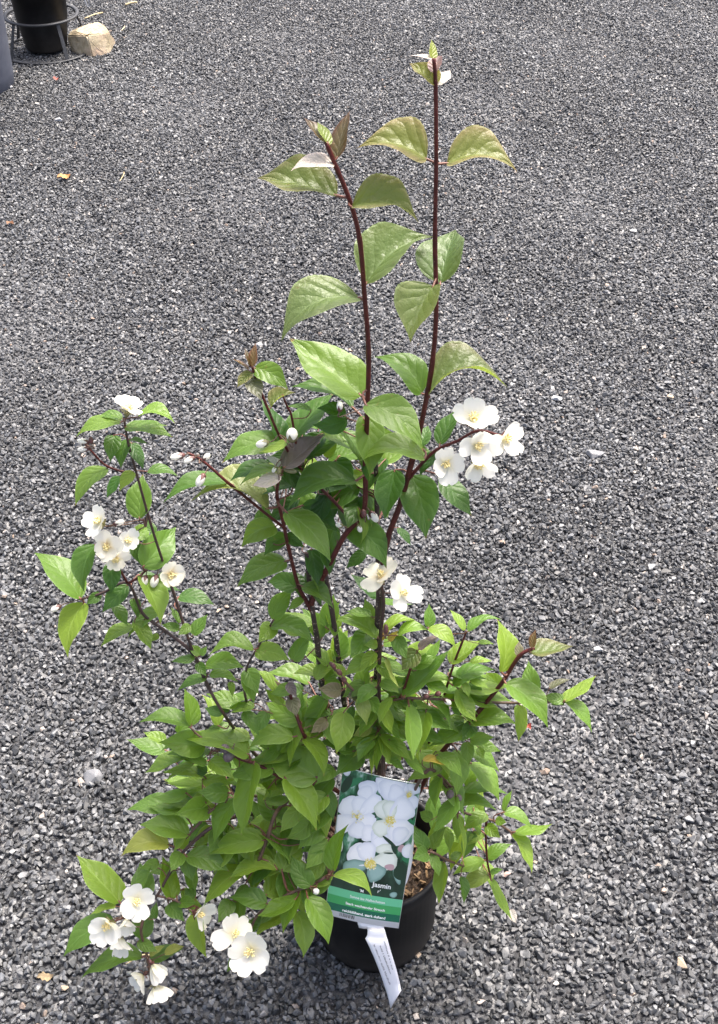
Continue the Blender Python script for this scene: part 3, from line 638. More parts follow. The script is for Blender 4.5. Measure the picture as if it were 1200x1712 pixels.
# ------------------------------------------------------------------ flowers and buds
def petal(mb, C, D, Nf, L_, wd, cup, rn, mat=0):
    S = Nf.cross(D).normalized(); n_t, n_v = 12, 8; vs = []; uvs = []; ph = rn.uniform(0, 6.28)
    cuv = rn.uniform(.05, .3); bend = rn.uniform(-.25, .12)
    for i in range(n_t + 1):
        t_ = i / n_t
        wv = math.sin(math.pi * min(1, t_ ** .8 * .60 + .06)) if t_ < .75 else math.sin(math.pi * (.75 ** .8 * .60 + .06)) * math.sqrt(max(0, 1 - ((t_ - .75) / .262) ** 2.2))
        for j in range(n_v + 1):
            v = 2 * j / n_v - 1
            ang = cup + bend * t_
            r = L_ * t_ * (1 - .07 * (math.exp(-(v * 3.2) ** 2) - .4 * v * v) * max(0, t_ - .5) * 2)
            p = C + (D * math.cos(ang) + Nf * math.sin(ang)) * r + S * (v * wd * wv) + (Nf * math.cos(ang) - D * math.sin(ang)) * (cuv * wd * wv * v * v + .05 * L_ * math.sin(v * 5 + ph) * t_ * t_ * .6)
            vs.append(p); uvs.append((t_, .5 + v / 2))
    fs = [(i * (n_v + 1) + j, i * (n_v + 1) + j + 1, (i + 1) * (n_v + 1) + j + 1, (i + 1) * (n_v + 1) + j) for i in range(n_t) for j in range(n_v)]
    mb.add(vs, fs, mat, uvs)
def ell(mb, c, ax, r, l, mat=0, seg=6, rings=5):
    ax = ax.normalized(); s = ax.orthogonal().normalized(); b_ = ax.cross(s); vs = []; fs = []; uvs = []
    for i in range(rings + 1):
        a = math.pi * i / rings
        for k in range(seg):
            g = 2 * math.pi * k / seg; uvs.append((.55, .5)); vs.append(c + ax * (-math.cos(a) * l) + (s * math.cos(g) + b_ * math.sin(g)) * (math.sin(a) * r + 1e-5))
    for i in range(rings):
        for k in range(seg):
            k2 = (k + 1) % seg; fs.append((i * seg + k, i * seg + k2, (i + 1) * seg + k2, (i + 1) * seg + k))
    mb.add(vs, fs, mat, uvs)
def imgvec(nx, ny, toward=None):
    z = math.sqrt(max(0, 1 - nx * nx - ny * ny)) if toward is None else toward
    return (CX * nx + CU * ny - CF * z).normalized()
# centre px, petal length px, facing (right, up, toward), cup deg, rotation deg, cream?, layer cm
FLOWERS = [
 (213, 687, 30, .15, .72, .55, 22, 40, 0, -.5), (168, 874, 29, -.1, .45, .8, 12, 70, 0, -.8), (179, 912, 29, -.1, .0, .95, 20, 20, 1, -1.4),
 (212, 903, 21, .3, .2, .85, 18, 55, 0, -.8), (191, 932, 24, .2, -.35, .8, 30, 10, 1, -.3), (284, 960, 28, .62, .1, .7, 28, 30, 1, -1.2),
 (790, 702, 37, -.12, .25, .9, 12, 5, 0, -.5), (842, 735, 34, .25, .12, .9, 18, 35, 0, -1), (796, 744, 36, .1, -.15, .95, 22, 0, 0, -2),
 (745, 775, 35, -.08, -.2, .95, 25, 12, 0, -2.2), (800, 772, 30, .2, -.5, .7, 25, 60, 0, .6),
 (638, 966, 34, -.1, .62, .5, 30, 50, 1, -1.4), (669, 991, 31, .2, .12, .9, 20, 75, 0, -1.8),
 (226, 1504, 33, .15, .25, .9, 18, 20, 0, -2), (181, 1545, 33, -.25, -.25, .85, 28, 60, 0, -2.2), (203, 1567, 27, .1, -.62, .55, 40, 20, 0, -1.2),
 (211, 1536, 23, .05, -.7, .5, 45, 45, 0, -1.0), (328, 1526, 30, .75, -.3, .35, 30, 20, 0, -1.5), (254, 1612, 28, .25, -.85, .25, 62, 10, 0, -1.5),
 (259, 1648, 30, .15, -.9, .2, 22, 35, 0, -2.5), (240, 1630, 28, -.55, -.65, .3, 35, 0, 0, -1.2), (390, 1561, 34, .15, .1, .9, 22, 30, 0, -2),
 (421, 1587, 42, .1, -.05, .95, 18, 65, 0, -3.2),
]
rn = random.Random(5)
for (cx, cy, lp, nx, ny, tz, cup, rot, cream, dl) in FLOWERS:
    C = at(cx, cy, fdep(cx, cy) + dl * .012); Z = zdepth(C); Nf = imgvec(nx, ny, tz); Lp = lp * 1.13 * Z / F
    cup += rn.uniform(-8, 14); Nf = (Nf + Vector((rn.uniform(-.4, .4), rn.uniform(-.3, .3), rn.uniform(-.3, .15)))).normalized()
    X = CX - Nf * CX.dot(Nf); X.normalize(); Yv = Nf.cross(X)
    # calyx and pedicel
    mb = MB(); ell(mb, C - Nf * .0035, Nf, .0032, .0045, 0, 8, 6)
    for k in range(4):
        a = R(rot + 45 + 90 * k); D = X * math.cos(a) + Yv * math.sin(a)
        b0 = C - Nf * .001; sx = Nf.cross(D)
        tip = b0 + D * Lp * .42 + Nf * Lp * .05
        mb.add([b0 - sx * .0025, b0 + sx * .0025, tip, b0 + D * Lp * .2 + sx * .0032 - Nf * .001, b0 + D * Lp * .2 - sx * .0032 - Nf * .001], [(0, 1, 3, 4), (4, 3, 2)], 0)
    s_, dist = nearest(C - Nf * .01)
    if dist < .09: tube(mb, smooth_line([C - Nf * .004, C - Nf * .014, s_], 4), .0008, 5, 1)
    fl = mb.build('flower', [m_sepal if rn.random() < .6 else m_sepalg, m_twig], shrub, C)
    if cream: fl['label'] = 'fading cream coloured flower'
    for k in range(4):
        a = R(rot + 90 * k + rn.uniform(-9, 9)); D = X * math.cos(a) + Yv * math.sin(a)
        mb = MB(); petal(mb, C + Nf * (.0003 * k), D, Nf, Lp * rn.uniform(.84, 1.08), Lp * rn.uniform(.40, .47), R(cup + 7 + rn.uniform(-16, 16)), rn)
        mb.build('petal', m_cream if cream else m_petal, fl, C)
    mb = MB()
    for k in range(28):
        a = rn.uniform(0, 6.28); sp_ = rn.uniform(.05, .62); D = (X * math.cos(a) + Yv * math.sin(a)) * sp_ + Nf
        D.normalize(); l = Lp * rn.uniform(.28, .42); tip = C + D * l
        tube(mb, [C, C + Nf * l * .4 + (tip - C) * .1, tip], .00028, 4, 1, False)
        ell(mb, tip, D, .0012, .002, 0, 5, 4)
    mb.build('stamens', [m_anther, m_filament], fl, C)
# px, py tip-side centre; direction px (dx, dy); length px; width px; open-white? sepal colour
BUDS = [
 (488, 727, 0, -1, 24, 20, 1, 0), (438, 742, -1, .3, 22, 14, 1, 0), (296, 763, -1, .25, 24, 12, 1, 1), (316, 769, -1, .5, 20, 10, 1, 1), (345, 764, .6, -.5, 16, 10, 1, 1), (335, 803, -.6, 1, 24, 14, 1, 1),
 (139, 738, -1, -.2, 20, 9, 1, 1), (139, 751, -1, .1, 20, 9, 1, 1), (152, 736, -.1, -1, 12, 8, 0, 1), (93, 1017, -1, .5, 18, 10, 1, 1), (241, 972, -.2, 1, 20, 13, 1, 1), (258, 972, -.3, 1, 22, 14, 1, 1), (199, 874, 1, -.3, 20, 10, 1, 1),
 (625, 864, .6, .8, 22, 13, 1, 1), (567, 878, -1, -.2, 13, 9, 1, 0), (601, 884, .4, 1, 13, 9, 1, 0), (528, 1490, .3, .1, 12, 11, 1, 1), (748, 1173, .8, .6, 15, 10, 1, 1), (732, 1160, .4, -.2, 12, 9, 0, 1), (712, 1164, -1, 0, 10, 9, 0, 1),
 (568, 679, 0, -1, 18, 11, 1, 1), (383, 1262, -.4, .8, 26, 20, 0, 2), (376, 1252, -.6, -.6, 18, 16, 0, 2), (557, 1113, -.6, -.8, 12, 8, 0, 1), (567, 1124, -.6, -.8, 13, 9, 0, 1), (575, 1136, -.6, -.8, 12, 9, 0, 1),
 (752, 1328, -.4, .7, 15, 14, 0, 2), (766, 1334, .2, 1, 15, 14, 0, 2), (668, 696, .1, -1, 18, 10, 0, 0), (645, 1052, 0, -1, 18, 9, 0, 1), (608, 858, -.2, -1, 14, 9, 0, 1),
 (466, 788, .0, -1, 12, 9, 0, 0), (485, 787, .9, .2, 24, 9, 0, 0), (458, 785, -.4, .8, 12, 7, 1, 0), (240, 1528, .3, -1, 10, 7, 0, 1),
]
m_purple = plain('bud_purple_leaf', (.10, .075, .075), .55, nz=(150, .5))
for (px, py, dx, dy, ln, wd, op, sc_) in BUDS:
    C = at(px, py, fdep(px, py) - .014); Z = zdepth(C); D = (CX * dx - CU * dy - CF * .25).normalized(); l = ln * Z / F / 2; r = wd * Z / F / 2
    sm = (m_sepalg, m_sepal, m_purple)[sc_]
    mb = MB(); ell(mb, C, D, r, l, 0, 10, 8)
    s_, dist = nearest(C - D * l)
    if dist < .06: tube(mb, smooth_line([C - D * l * .9, C - D * (l + .006), s_], 4), .0007, 5, 1)
    bd = mb.build('bud', [m_petal if op else sm, m_twig], shrub, C)
    if op:
        mb = MB(); S = D.orthogonal().normalized(); T2 = D.cross(S); seg = 8
        ell(mb, C - D * l * .62, D, r * .82, l * .5, 0, 8, 6)
        for k in range(4):
            a = k * 1.5708 + .4; q = S * math.cos(a) + T2 * math.sin(a); qs = D.cross(q)
            b0 = C - D * l * .6 + q * r * .85
            mb.add([b0 - qs * r * .5, b0 + qs * r * .5, C + D * l * .15 + q * r * 1.08], [(0, 1, 2)], 0)
        mb.build('calyx', sm, bd, C)

# ------------------------------------------------------------------ plant label
TL, TR, BL, BR = at(573, 1281, -.034), at(704, 1311, -.034), at(543, 1528, -.128), at(666, 1552, -.128)
def lab(u, v, h=0.0):
    p = (TL * (1 - u) + TR * u) * (1 - v) + (BL * (1 - u) + BR * u) * v
    return p + LN * (h + .004 * math.sin(u * math.pi) * 1.0)
LN = (BL - TL).cross(TR - TL).normalized()
if LN.dot(CF) > 0: LN = -LN
def card(mb, u0, v0, u1, v1, h, mat=0, nu=10, nv=4, th=0.0):
    vs = [lab(u0 + (u1 - u0) * i / nu, v0 + (v1 - v0) * j / nv, h) for j in range(nv + 1) for i in range(nu + 1)]
    fs = [(j * (nu + 1) + i, j * (nu + 1) + i + 1, (j + 1) * (nu + 1) + i + 1, (j + 1) * (nu + 1) + i) for j in range(nv) for i in range(nu)]
    uvs = [(u0 + (u1 - u0) * i / nu, v0 + (v1 - v0) * j / nv) for j in range(nv + 1) for i in range(nu + 1)]
    mb.add(vs, fs, mat, uvs)
m_card = plain('label_card', (.88, .88, .88), .35)
mb = MB(); card(mb, 0, 0, 1, 1, 0); lb = mb.build('plant_label', m_card, None, (BL + BR) / 2)
sol = lb.modifiers.new('thickness', 'SOLIDIFY'); sol.thickness = .0006; sol.offset = 0
tag(lb, 'picture label of white flowers above green bands, standing in the shrub pot', 'label')
m_pic, t, b, o = newmat('label_picture')
uv = N(t, 'ShaderNodeUVMap'); sp = N(t, 'ShaderNodeSeparateXYZ'); t.links.new(uv.outputs[0], sp.inputs[0])
f = noise(t, 7, 3, .6, uv.outputs[0])
g1 = ramp(t, f, [(.36, (.006, .03, .014)), (.46, (.02, .12, .05)), (.56, (.10, .28, .16)), (.64, (.55, .68, .62))])
g2 = ramp(t, f, [(.35, (.006, .022, .012)), (.7, (.02, .06, .035))])
t.links.new(MIX(t, ramp(t, sp.outputs[1], [(.5, (0, 0, 0)), (.66, (1, 1, 1))]), g1, g2), b.inputs['Base Color']); b.inputs['Roughness'].default_value = .3
mb = MB(); card(mb, .004, .003, .996, .795, .0006); pan = mb.build('picture_panel', m_pic, lb, TL)
BANDS = [(.795, .85, (.13, .50, .27)), (.85, .906, (.045, .33, .10)), (.906, .958, (.006, .12, .065))]
for (a, b_, c) in BANDS:
    mb = MB(); card(mb, .004, a, .996, b_, .0006, 0, 10, 1); mb.build('colour_band', plain('label_band', c, .3), lb, TL)
# printed petals, traced as ellipses in label space (zoomed px: label seen at x5.906 from 540,1270)
def z2uv(x, y):
    px, py = 540 + x / 5.906, 1270 + y / 5.906
    u, v = .5, .5
    a, b_, c, d = (573, 1281), (704, 1311), (543, 1528), (666, 1552)
    for _ in range(12):
        X = [(a[k] * (1 - u) + b_[k] * u) * (1 - v) + (c[k] * (1 - u) + d[k] * u) * v for k in (0, 1)]
        du = [(b_[k] - a[k]) * (1 - v) + (d[k] - c[k]) * v for k in (0, 1)]; dv = [(c[k] - a[k]) * (1 - u) + (d[k] - b_[k]) * u for k in (0, 1)]
        ex, ey = px - X[0], py - X[1]; det = du[0] * dv[1] - du[1] * dv[0]
        u += (ex * dv[1] - ey * dv[0]) / det; v += (du[0] * ey - du[1] * ex) / det
    return u, v
def blot(mb, x, y, a, b_, ang, h, mat, egg=.15, clip=None):
    n = 22; c, s = math.cos(R(ang)), math.sin(R(ang)); vs = []; ph = random.uniform(0, 6.28)
    for k in range(n):
        g = 2 * math.pi * k / n; ex = a * math.cos(g); ey = b_ * math.sin(g) * (1 + egg * math.cos(g)); w_ = 1 + .04 * math.sin(3 * g + ph)
        u, v = z2uv(x + (ex * c - ey * s) * w_, y + (ex * s + ey * c) * w_)
        vs.append(lab(min(.995, max(.005, u)), min(.794, max(.004, v)), h))
    cen = sum(vs, Vector()) / n; inn = [cen + (q - cen) * .62 for q in vs]
    mb.add(vs + inn + [cen], [(k, (k + 1) % n, n + (k + 1) % n, n + k) for k in range(n)] + [(n + k, n + (k + 1) % n, 2 * n) for k in range(n)], mat)
    for k in range(n): mb.r[-1 - n - n + k - 0] = .0
    for k in range(n): mb.r[-1 - n + k] = .75
    mb.r[-1] = 1.0
    me_n = (vs[1] - vs[0]).cross(vs[n // 2] - vs[0])
    if me_n.dot(LN) < 0:
        for k in range(2 * n): mb.f[-1 - k] = tuple(reversed(mb.f[-1 - k]))
def printmat(name, lo, hi):
    m, t, b, o = newmat(name); at_ = N(t, 'ShaderNodeAttribute', attribute_name='rnd'); uv = N(t, 'ShaderNodeTexCoord')
    f = M(t, 'ADD', at_.outputs['Fac'], M(t, 'MULTIPLY', M(t, 'SUBTRACT', noise(t, 60, 3, .6, uv.outputs['Object']), .5), .7))
    t.links.new(ramp(t, f, [(0, lo), (.8, hi)]), b.inputs['Base Color']); b.inputs['Roughness'].default_value = .35; return m
pm = [printmat('print_petal', (.74, .76, .82), (.92, .92, .94)), printmat('print_petal_cool', (.68, .71, .79), (.88, .89, .93)), printmat('print_petal_cream', (.6, .66, .54), (.84, .87, .78)), printmat('print_petal_teal', (.12, .24, .2), (.3, .46, .42))] + [
      plain('print_leaf', (.03, .22, .09), .35), plain('print_dark', (.012, .045, .022), .35), plain('print_yellow', (.75, .62, .14), .35), plain('print_pink', (.55, .36, .38), .35)]
mb = MB(); hh = [.0009]
def bl(x, y, a, b_, ang, mat):
    k = 1.16 if mat < 3 and a > 45 else 1.0
    blot(mb, x, y, a * k, b_ * k, ang, hh[0], mat); hh[0] += .00005

def pet(cx, cy, tx, ty, wd, mat):
    n = 30; vs = []; L_ = math.hypot(tx - cx, ty - cy); dx, dy = (tx - cx) / L_, (ty - cy) / L_; ph = random.uniform(0, 6.28)
    prof = [(k / 14, math.sin(math.pi * min(1, (k / 14) ** .75 * .58 + .03)) if k < 10 else math.sin(math.pi * ((10 / 14) ** .75 * .58 + .03)) * math.sqrt(max(0, 1 - ((k - 10) / 4.0) ** 2))) for k in range(15)]
    out = [(t_, w_) for t_, w_ in prof] + [(t_, -w_) for t_, w_ in prof[-2:0:-1]]
    for i, (t_, w_) in enumerate(out):
        w2 = w_ * wd * .5 * (1 + .05 * math.sin(i * .9 + ph)); u, v = z2uv(cx + dx * L_ * t_ - dy * w2, cy + dy * L_ * t_ + dx * w2)
        vs.append(lab(min(.995, max(.005, u)), min(.794, max(.004, v)), hh[0]))
    n = len(vs); cu, cv = z2uv(cx + dx * L_ * .62, cy + dy * L_ * .62); cen = lab(min(.99, max(.01, cu)), min(.79, max(.01, cv)), hh[0]); inn = [cen + (q - cen) * .6 for q in vs]
    fs = [(k, (k + 1) % n, n + (k + 1) % n, n + k) for k in range(n)] + [(n + k, n + (k + 1) % n, 2 * n) for k in range(n)]
    if (vs[3] - cen).cross(vs[8] - cen).dot(LN) < 0: fs = [tuple(reversed(f)) for f in fs]
    mb.add(vs + inn + [cen], fs, mat); mb.r[-2 * n - 1:] = [.12] * n + [.75] * n + [1.0]; hh[0] += .00005
for q in [(300, 210, 30, 90, 60, 4), (230, 230, 40, 90, 30, 5), (170, 400, 20, 80, 20, 4), (860, 590, 55, 110, -10, 4), (880, 520, 20, 60, 0, 5), (230, 100, 40, 50, 0, 1),
          (850, 960, 70, 45, 10, 4), (720, 1100, 30, 120, -15, 3), (760, 1080, 70, 90, 0, 5), (690, 1310, 40, 30, 0, 3), (190, 545, 60, 34, 0, 7), (770, 850, 36, 38, 0, 7), (125, 800, 60, 90, 0, 2), (840, 880, 60, 60, 0, 0)]: bl(*q)
for q in [(830, 320, 930, 230, 150, 1), (830, 320, 740, 230, 130, 1), (840, 330, 900, 480, 170, 1), (830, 330, 760, 420, 130, 1), (640, 390, 560, 120, 150, 1), (450, 380, 430, 180, 190, 1), (470, 400, 380, 240, 150, 0), (660, 400, 680, 160, 260, 1), (650, 380, 760, 240, 160, 1),
          (330, 530, 190, 370, 230, 0), (330, 530, 400, 340, 200, 0), (340, 530, 560, 330, 150, 0), (330, 540, 90, 650, 190, 0), (340, 540, 500, 620, 200, 0), (350, 560, 330, 740, 200, 1), (420, 600, 480, 760, 180, 0), (480, 650, 620, 840, 190, 1),
          (655, 560, 540, 380, 180, 2), (655, 560, 650, 370, 150, 2), (655, 560, 870, 400, 250, 0), (655, 560, 500, 690, 170, 2), (655, 565, 830, 770, 280, 0), (700, 640, 800, 760, 190, 1),
          (500, 840, 690, 850, 120, 2), (455, 985, 260, 830, 220, 0), (455, 985, 400, 770, 190, 1), (455, 985, 730, 940, 200, 2), (455, 985, 190, 1040, 150, 3), (455, 990, 560, 1140, 200, 3)]: pet(*q)
for q in [(650, 770, 95, 16, 42, 5), (690, 840, 18, 60, -20, 5), (510, 525, 9, 9, 0, 5), (650, 1020, 50, 30, 10, 7), (330, 525, 22, 18, 0, 6), (655, 560, 45, 40, 0, 6), (455, 985, 58, 46, 0, 6), (840, 325, 30, 22, 0, 6), (640, 880, 50, 8, 5, 5)]: bl(*q)
mb.build('printed_flowers', pm, pan, TL)
mb = MB()
for (x, y, n_, r_) in [(330, 520, 26, 65), (655, 565, 34, 62), (840, 318, 12, 40), (460, 985, 30, 64)]:
    for k in range(n_):
        a = random.uniform(0, 6.28); rr = r_ * math.sqrt(random.random()); blot(mb, x + rr * math.cos(a), y + rr * math.sin(a), 8, 6, random.uniform(0, 90), .0036 + k * .00001, k % 2)
mb.build('printed_stamens', [plain('print_stamen', (.85, .75, .3), .35), plain('print_stamen_pale', (.85, .82, .62), .35)], pan, TL)

def text_mesh(s, bold=0.0):
    cu = bpy.data.curves.new('txt', 'FONT'); cu.body = s; cu.size = 1.0; cu.offset = bold; cu.resolution_u = 3
    ob = bpy.data.objects.new('txt', cu); COL.objects.link(ob); bpy.context.view_layer.update()
    dg = bpy.context.evaluated_depsgraph_get(); me = bpy.data.meshes.new_from_object(ob.evaluated_get(dg))
    v = [tuple(q.co) for q in me.vertices]; f = [tuple(p.vertices) for p in me.polygons]
    bpy.data.objects.remove(ob); bpy.data.meshes.remove(me); return v, f
def put_text(mb, s, u, v, wid, bold=0.01, h=.0042, ratio=1.0, right=False):
    vs, fs = text_mesh(s, bold); x0 = min(q[0] for q in vs); x1 = max(q[0] for q in vs); k = wid / (x1 - x0)
    asp = ((TR - TL).length) / ((BL - TL).length)
    mb.add([lab(u + (q[0] - x0) * k, v - q[1] * k * asp * ratio, h) for q in vs], fs, 0)
m_ink = plain('label_lettering', (.85, .88, .85), .4)
mb = MB()
put_text(mb, 'Jasmin', .545, .722, .255, .018); put_text(mb, "'M", .40, .778, .05, .012); put_text(mb, "r'", .635, .760, .035, .012)
put_text(mb, 'Sonne bis Halbschatten', .29, .838, .47, .012, .0012); put_text(mb, 'Stark wachsender Strauch', .245, .892, .53, .024, .0012)
put_text(mb, 'reichblühend, stark duftend', .215, .946, .58, .03, .0012)
mb.build('lettering', m_ink, lb, TL)
m_blk = plain('print_black', (.02, .02, .02), .5)
mb = MB(); u = .19; rb = random.Random(4)
while u < .375:
    wd = rb.choice((.006, .009, .015)); card(mb, u, .9625, u + wd, .985, .0009, 0, 1, 1); u += wd + rb.choice((.009, .012, .016))
mb.build('barcode', m_blk, lb, BL)
# curled white backing strip showing at the label's right side
def strip(rows, mat, name, parent, th=.0005, nx=6):
    vs = []; n = len(rows)
    for (a, b_, bow) in rows:
        nrm = (b_ - a).cross(Vector((0, 0, 1))).normalized()
        if nrm.dot(CF) > 0: nrm = -nrm
        for i in range(nx + 1):
            s_ = i / nx; vs.append(a * (1 - s_) + b_ * s_ + nrm * bow * 4 * s_ * (1 - s_))
    mb = MB(); mb.add(vs, [(j * (nx + 1) + i, j * (nx + 1) + i + 1, (j + 1) * (nx + 1) + i + 1, (j + 1) * (nx + 1) + i) for j in range(n - 1) for i in range(nx)], 0)
    o = mb.build(name, mat, parent, rows[0][0]); s = o.modifiers.new('thickness', 'SOLIDIFY'); s.thickness = th; return o
m_paper = plain('white_paper', (.80, .80, .82), .55)
rows = []
for (y, x0, x1) in [(1395, 655, 692), (1415, 652, 691), (1440, 648, 689), (1460, 645, 685), (1475, 643, 680), (1485, 642, 674)]:
    dp = -.034 - .094 * (y - 1290) / 245 + .006
    rows.append((at(x0, y, dp), at(x1, y, dp + .004), .0))
strip(rows, m_paper, 'backing_card', lb)

# white price strip hanging over the pot's front
SR = [(1534, 596, 641, -.122), (1545, 598, 642, -.128), (1551, 600, 642, -.131), (1551.2, 613, 642, -.131), (1556, 614.5, 644, -.134), (1563, 614, 646, -.137), (1568, 611, 647.5, -.139), (1569, 610.5, 648, -.14), (1580, 616, 651, -.144),
      (1600, 625, 657, -.151), (1620, 633, 663, -.157), (1640, 640, 668, -.162), (1652, 644, 670, -.164), (1661, 647, 671, -.166), (1672, 650, 662.5, -.168), (1684.5, 652.5, 653.5, -.17)]
rows = [(at(x0, y - (x1 - x0) * .0, dp), at(x1, y + (x1 - x0) * (.06 if y < 1660 else -.25), dp), .0012) for (y, x0, x1, dp) in SR]
st = strip(rows, m_paper, 'price_strip', None)
tag(st, 'narrow white paper strip with grey print hanging below the picture label', 'price tag')
def onstrip(x, y, h):
    ys = [r[0] for r in SR]; dp = float(np.interp(y, ys, [r[3] for r in SR])); p = at(x, y, dp); return p - (p - CAM).normalized() * h
mb = MB(); rb = random.Random(8)
for (x0, y0, x1, y1) in [(641, 1574, 655, 1622), (634, 1582, 652, 1630), (624, 1580, 651, 1648)]:
    L2 = math.hypot(x1 - x0, y1 - y0); dx, dy = (x1 - x0) / L2, (y1 - y0) / L2; s_ = 0
    while s_ < L2 - 2:
        gl = rb.uniform(.8, 1.5)
        if rb.random() < .13: s_ += 2.2; continue
        for part in range(rb.choice((1, 2, 2))):
            hgt = rb.uniform(1.6, 2.9); off = rb.uniform(0, .6)
            if part == 0: q = [(s_, off), (s_ + .6, off), (s_ + .6, hgt), (s_, hgt)]
            else: yy = rb.uniform(.2, hgt - .4); q = [(s_, yy), (s_ + gl, yy), (s_ + gl, yy + .65), (s_, yy + .65)]
            vs = [onstrip(x0 + dx * a + -dy * -c, y0 + dy * a - dx * -c * 0 - dx * c, .0035) for a, c in q]
            nn = (vs[1] - vs[0]).cross(vs[2] - vs[0]); f_ = (0, 1, 2, 3) if nn.dot(CF) < 0 else (3, 2, 1, 0)
            mb.add(vs, [f_], 0)
        s_ += gl + .5
mb.build('small_print', plain('print_grey', (.05, .05, .06), .5), st, rows[0][0])

# ------------------------------------------------------------------ background things
m_grey, t, b, o = newmat('blue_grey_planter')
tc = N(t, 'ShaderNodeTexCoord'); f = noise(t, 18, 5, .7, tc.outputs['Object'])
t.links.new(ramp(t, f, [(.3, (.055, .062, .085)), (.7, (.085, .094, .12))]), b.inputs['Base Color']); b.inputs['Roughness'].default_value = .6; bump(t, f, .2, .004, b)
g0 = ground(19, 148); rr = .20; c = Vector((g0.x - rr * .985, g0.y + .03, 0))
pl = link(bpy.data.objects.new('tall_planter', None), None, c); tag(pl, 'tall round blue grey planter cut off at the left edge of the photo', 'planter')
mb = MB(); lathe(mb, [(rr * .97, .0), (rr, .01), (rr + .002, .06), (rr + .012, .62)], 64, 0, c); mb.build('planter_wall', m_grey, pl, c)
mb = MB(); lathe(mb, [(rr + .012, .62), (rr + .02, .625), (rr + .02, .65), (rr + .008, .655), (rr - .004, .645), (rr - .006, .56)], 64, 0, c); mb.build('planter_rim', m_grey, pl, c)
mb = MB(); lathe(mb, [(rr + .002, .57), (.1, .575), (.001, .58)], 48, 0, c); mb.build('soil', m_soil, pl, c)

# pot stand
m_iron = plain('grey_iron', (.03, .032, .036), .6, nz=(60, .3))
sc0 = ground(79, 83); zs = zdepth(sc0); ms_ = zs / F
stand = link(bpy.data.objects.new('pot_stand', None), None, sc0); tag(stand, 'round iron plant stand with two hoops on the gravel holding a black pot', 'plant stand')
def hoop(c, r, tr, n=64): return [c + Vector((r * math.cos(a), r * math.sin(a), 0)) for a in [2 * math.pi * k / n for k in range(n + 1)]]
R1, R2, HS = 74 * ms_, 58 * ms_, .152
def flatring(mb, c, r, w_, h_):
    lathe(mb, [(r - w_, 0), (r + w_, 0), (r + w_, h_), (r - w_, h_), (r - w_, 0)], 64, 0, c)
mb = MB(); flatring(mb, sc0 + Vector((0, 0, .004)), R1, .009, .006); mb.build('base_hoop', m_iron, stand, sc0)
mb = MB(); flatring(mb, sc0 + Vector((0, 0, HS)), R2, .008, .007); mb.build('top_hoop', m_iron, stand, sc0)
for a in (-128, -52, 38, 142):
    q = Vector((math.cos(R(a)), math.sin(R(a)), 0)); sd_ = Vector((-q.y, q.x, 0))
    mb = MB(); p0 = sc0 + q * R1 + Vector((0, 0, .01)); p1 = sc0 + q * R2 + Vector((0, 0, HS - .0005)); th = q * .002
    vs = [p0 - sd_ * .008 - th, p0 + sd_ * .008 - th, p0 + sd_ * .008 + th, p0 - sd_ * .008 + th, p1 - sd_ * .008 - th, p1 + sd_ * .008 - th, p1 + sd_ * .008 + th, p1 - sd_ * .008 + th]
    mb.add(vs, [(0, 1, 2, 3), (7, 6, 5, 4), (0, 4, 5, 1), (1, 5, 6, 2), (2, 6, 7, 3), (3, 7, 4, 0)], 0, None, .5, False); mb.build('leg', m_iron, stand, p0)
bp = link(bpy.data.objects.new('round_pot', None), None, sc0 + Vector((0, 0, .012))); tag(bp, 'plain black plastic pot set down in the iron hoop stand beside the pale rock', 'pot')
k = ms_
mb = MB(); lathe(mb, [(26 * k, .012), (33 * k, .013), (34 * k, .02), (42 * k, .15), (44 * k, .235), (46 * k, .236), (50 * k, .33)], 56, 0, sc0); mb.build('pot_wall', m_pot, bp, sc0)
mb = MB(); lathe(mb, [(50 * k, .33), (53 * k, .332), (53.5 * k, .352), (51 * k, .354), (49 * k, .345), (48 * k, .31)], 56, 0, sc0); mb.build('pot_rim', m_pot, bp, sc0)
mb = MB(); lathe(mb, [(48.5 * k, .325), (20 * k, .33), (.0005, .333)], 40, 0, sc0); mb.build('soil', plain('tan_mulch', (.42, .30, .16), .9, nz=(60, .5)), bp, sc0)

# rock
m_rock, t, b, o = newmat('sandstone')
tc = N(t, 'ShaderNodeTexCoord'); f = noise(t, 26, 6, .72, tc.outputs['Object']); f2 = noise(t, 7, 3, .6, tc.outputs['Object'])
c1 = ramp(t, f, [(.3, (.26, .20, .115)), (.5, (.43, .36, .235)), (.72, (.58, .51, .37))])
t.links.new(MIX(t, ramp(t, f2, [(.45, (0, 0, 0)), (.62, (.7, .7, .7))]), c1, (.43, .30, .21)), b.inputs['Base Color']); b.inputs['Roughness'].default_value = .9; bump(t, f, .8, .008, b)
gf = ground(160, 96)
def rockpt(px, py, dy): return at(px, py, gf.y + dy - Y0)
bm = bmesh.new()
for (px, py, dy) in [(155, 96, .0), (145, 59, .02), (121, 90, .085), (112, 60, .10), (113, 70, .095), (184, 89, .05), (183, 55, .085), (174, 42, .11), (164, 36, .13), (147, 40, .14), (118, 51, .11), (176, 93, .03), (135, 95, .03)]:
    bm.verts.new(rockpt(px, py, dy))
for (dx_, dy_, z_) in [(-.06, .2, .0), (.08, .2, .0)]: bm.verts.new(Vector((gf.x + dx_ - .02, gf.y + dy_, z_)))
r = bmesh.ops.convex_hull(bm, input=bm.verts)
bmesh.ops.delete(bm, geom=[g for g in r['geom_interior'] if isinstance(g, bmesh.types.BMVert)], context='VERTS')
bmesh.ops.bevel(bm, geom=list(bm.edges), offset=.004, segments=2, affect='EDGES')
bmesh.ops.triangulate(bm, faces=bm.faces); bmesh.ops.subdivide_edges(bm, edges=bm.edges, cuts=2, use_grid_fill=True)
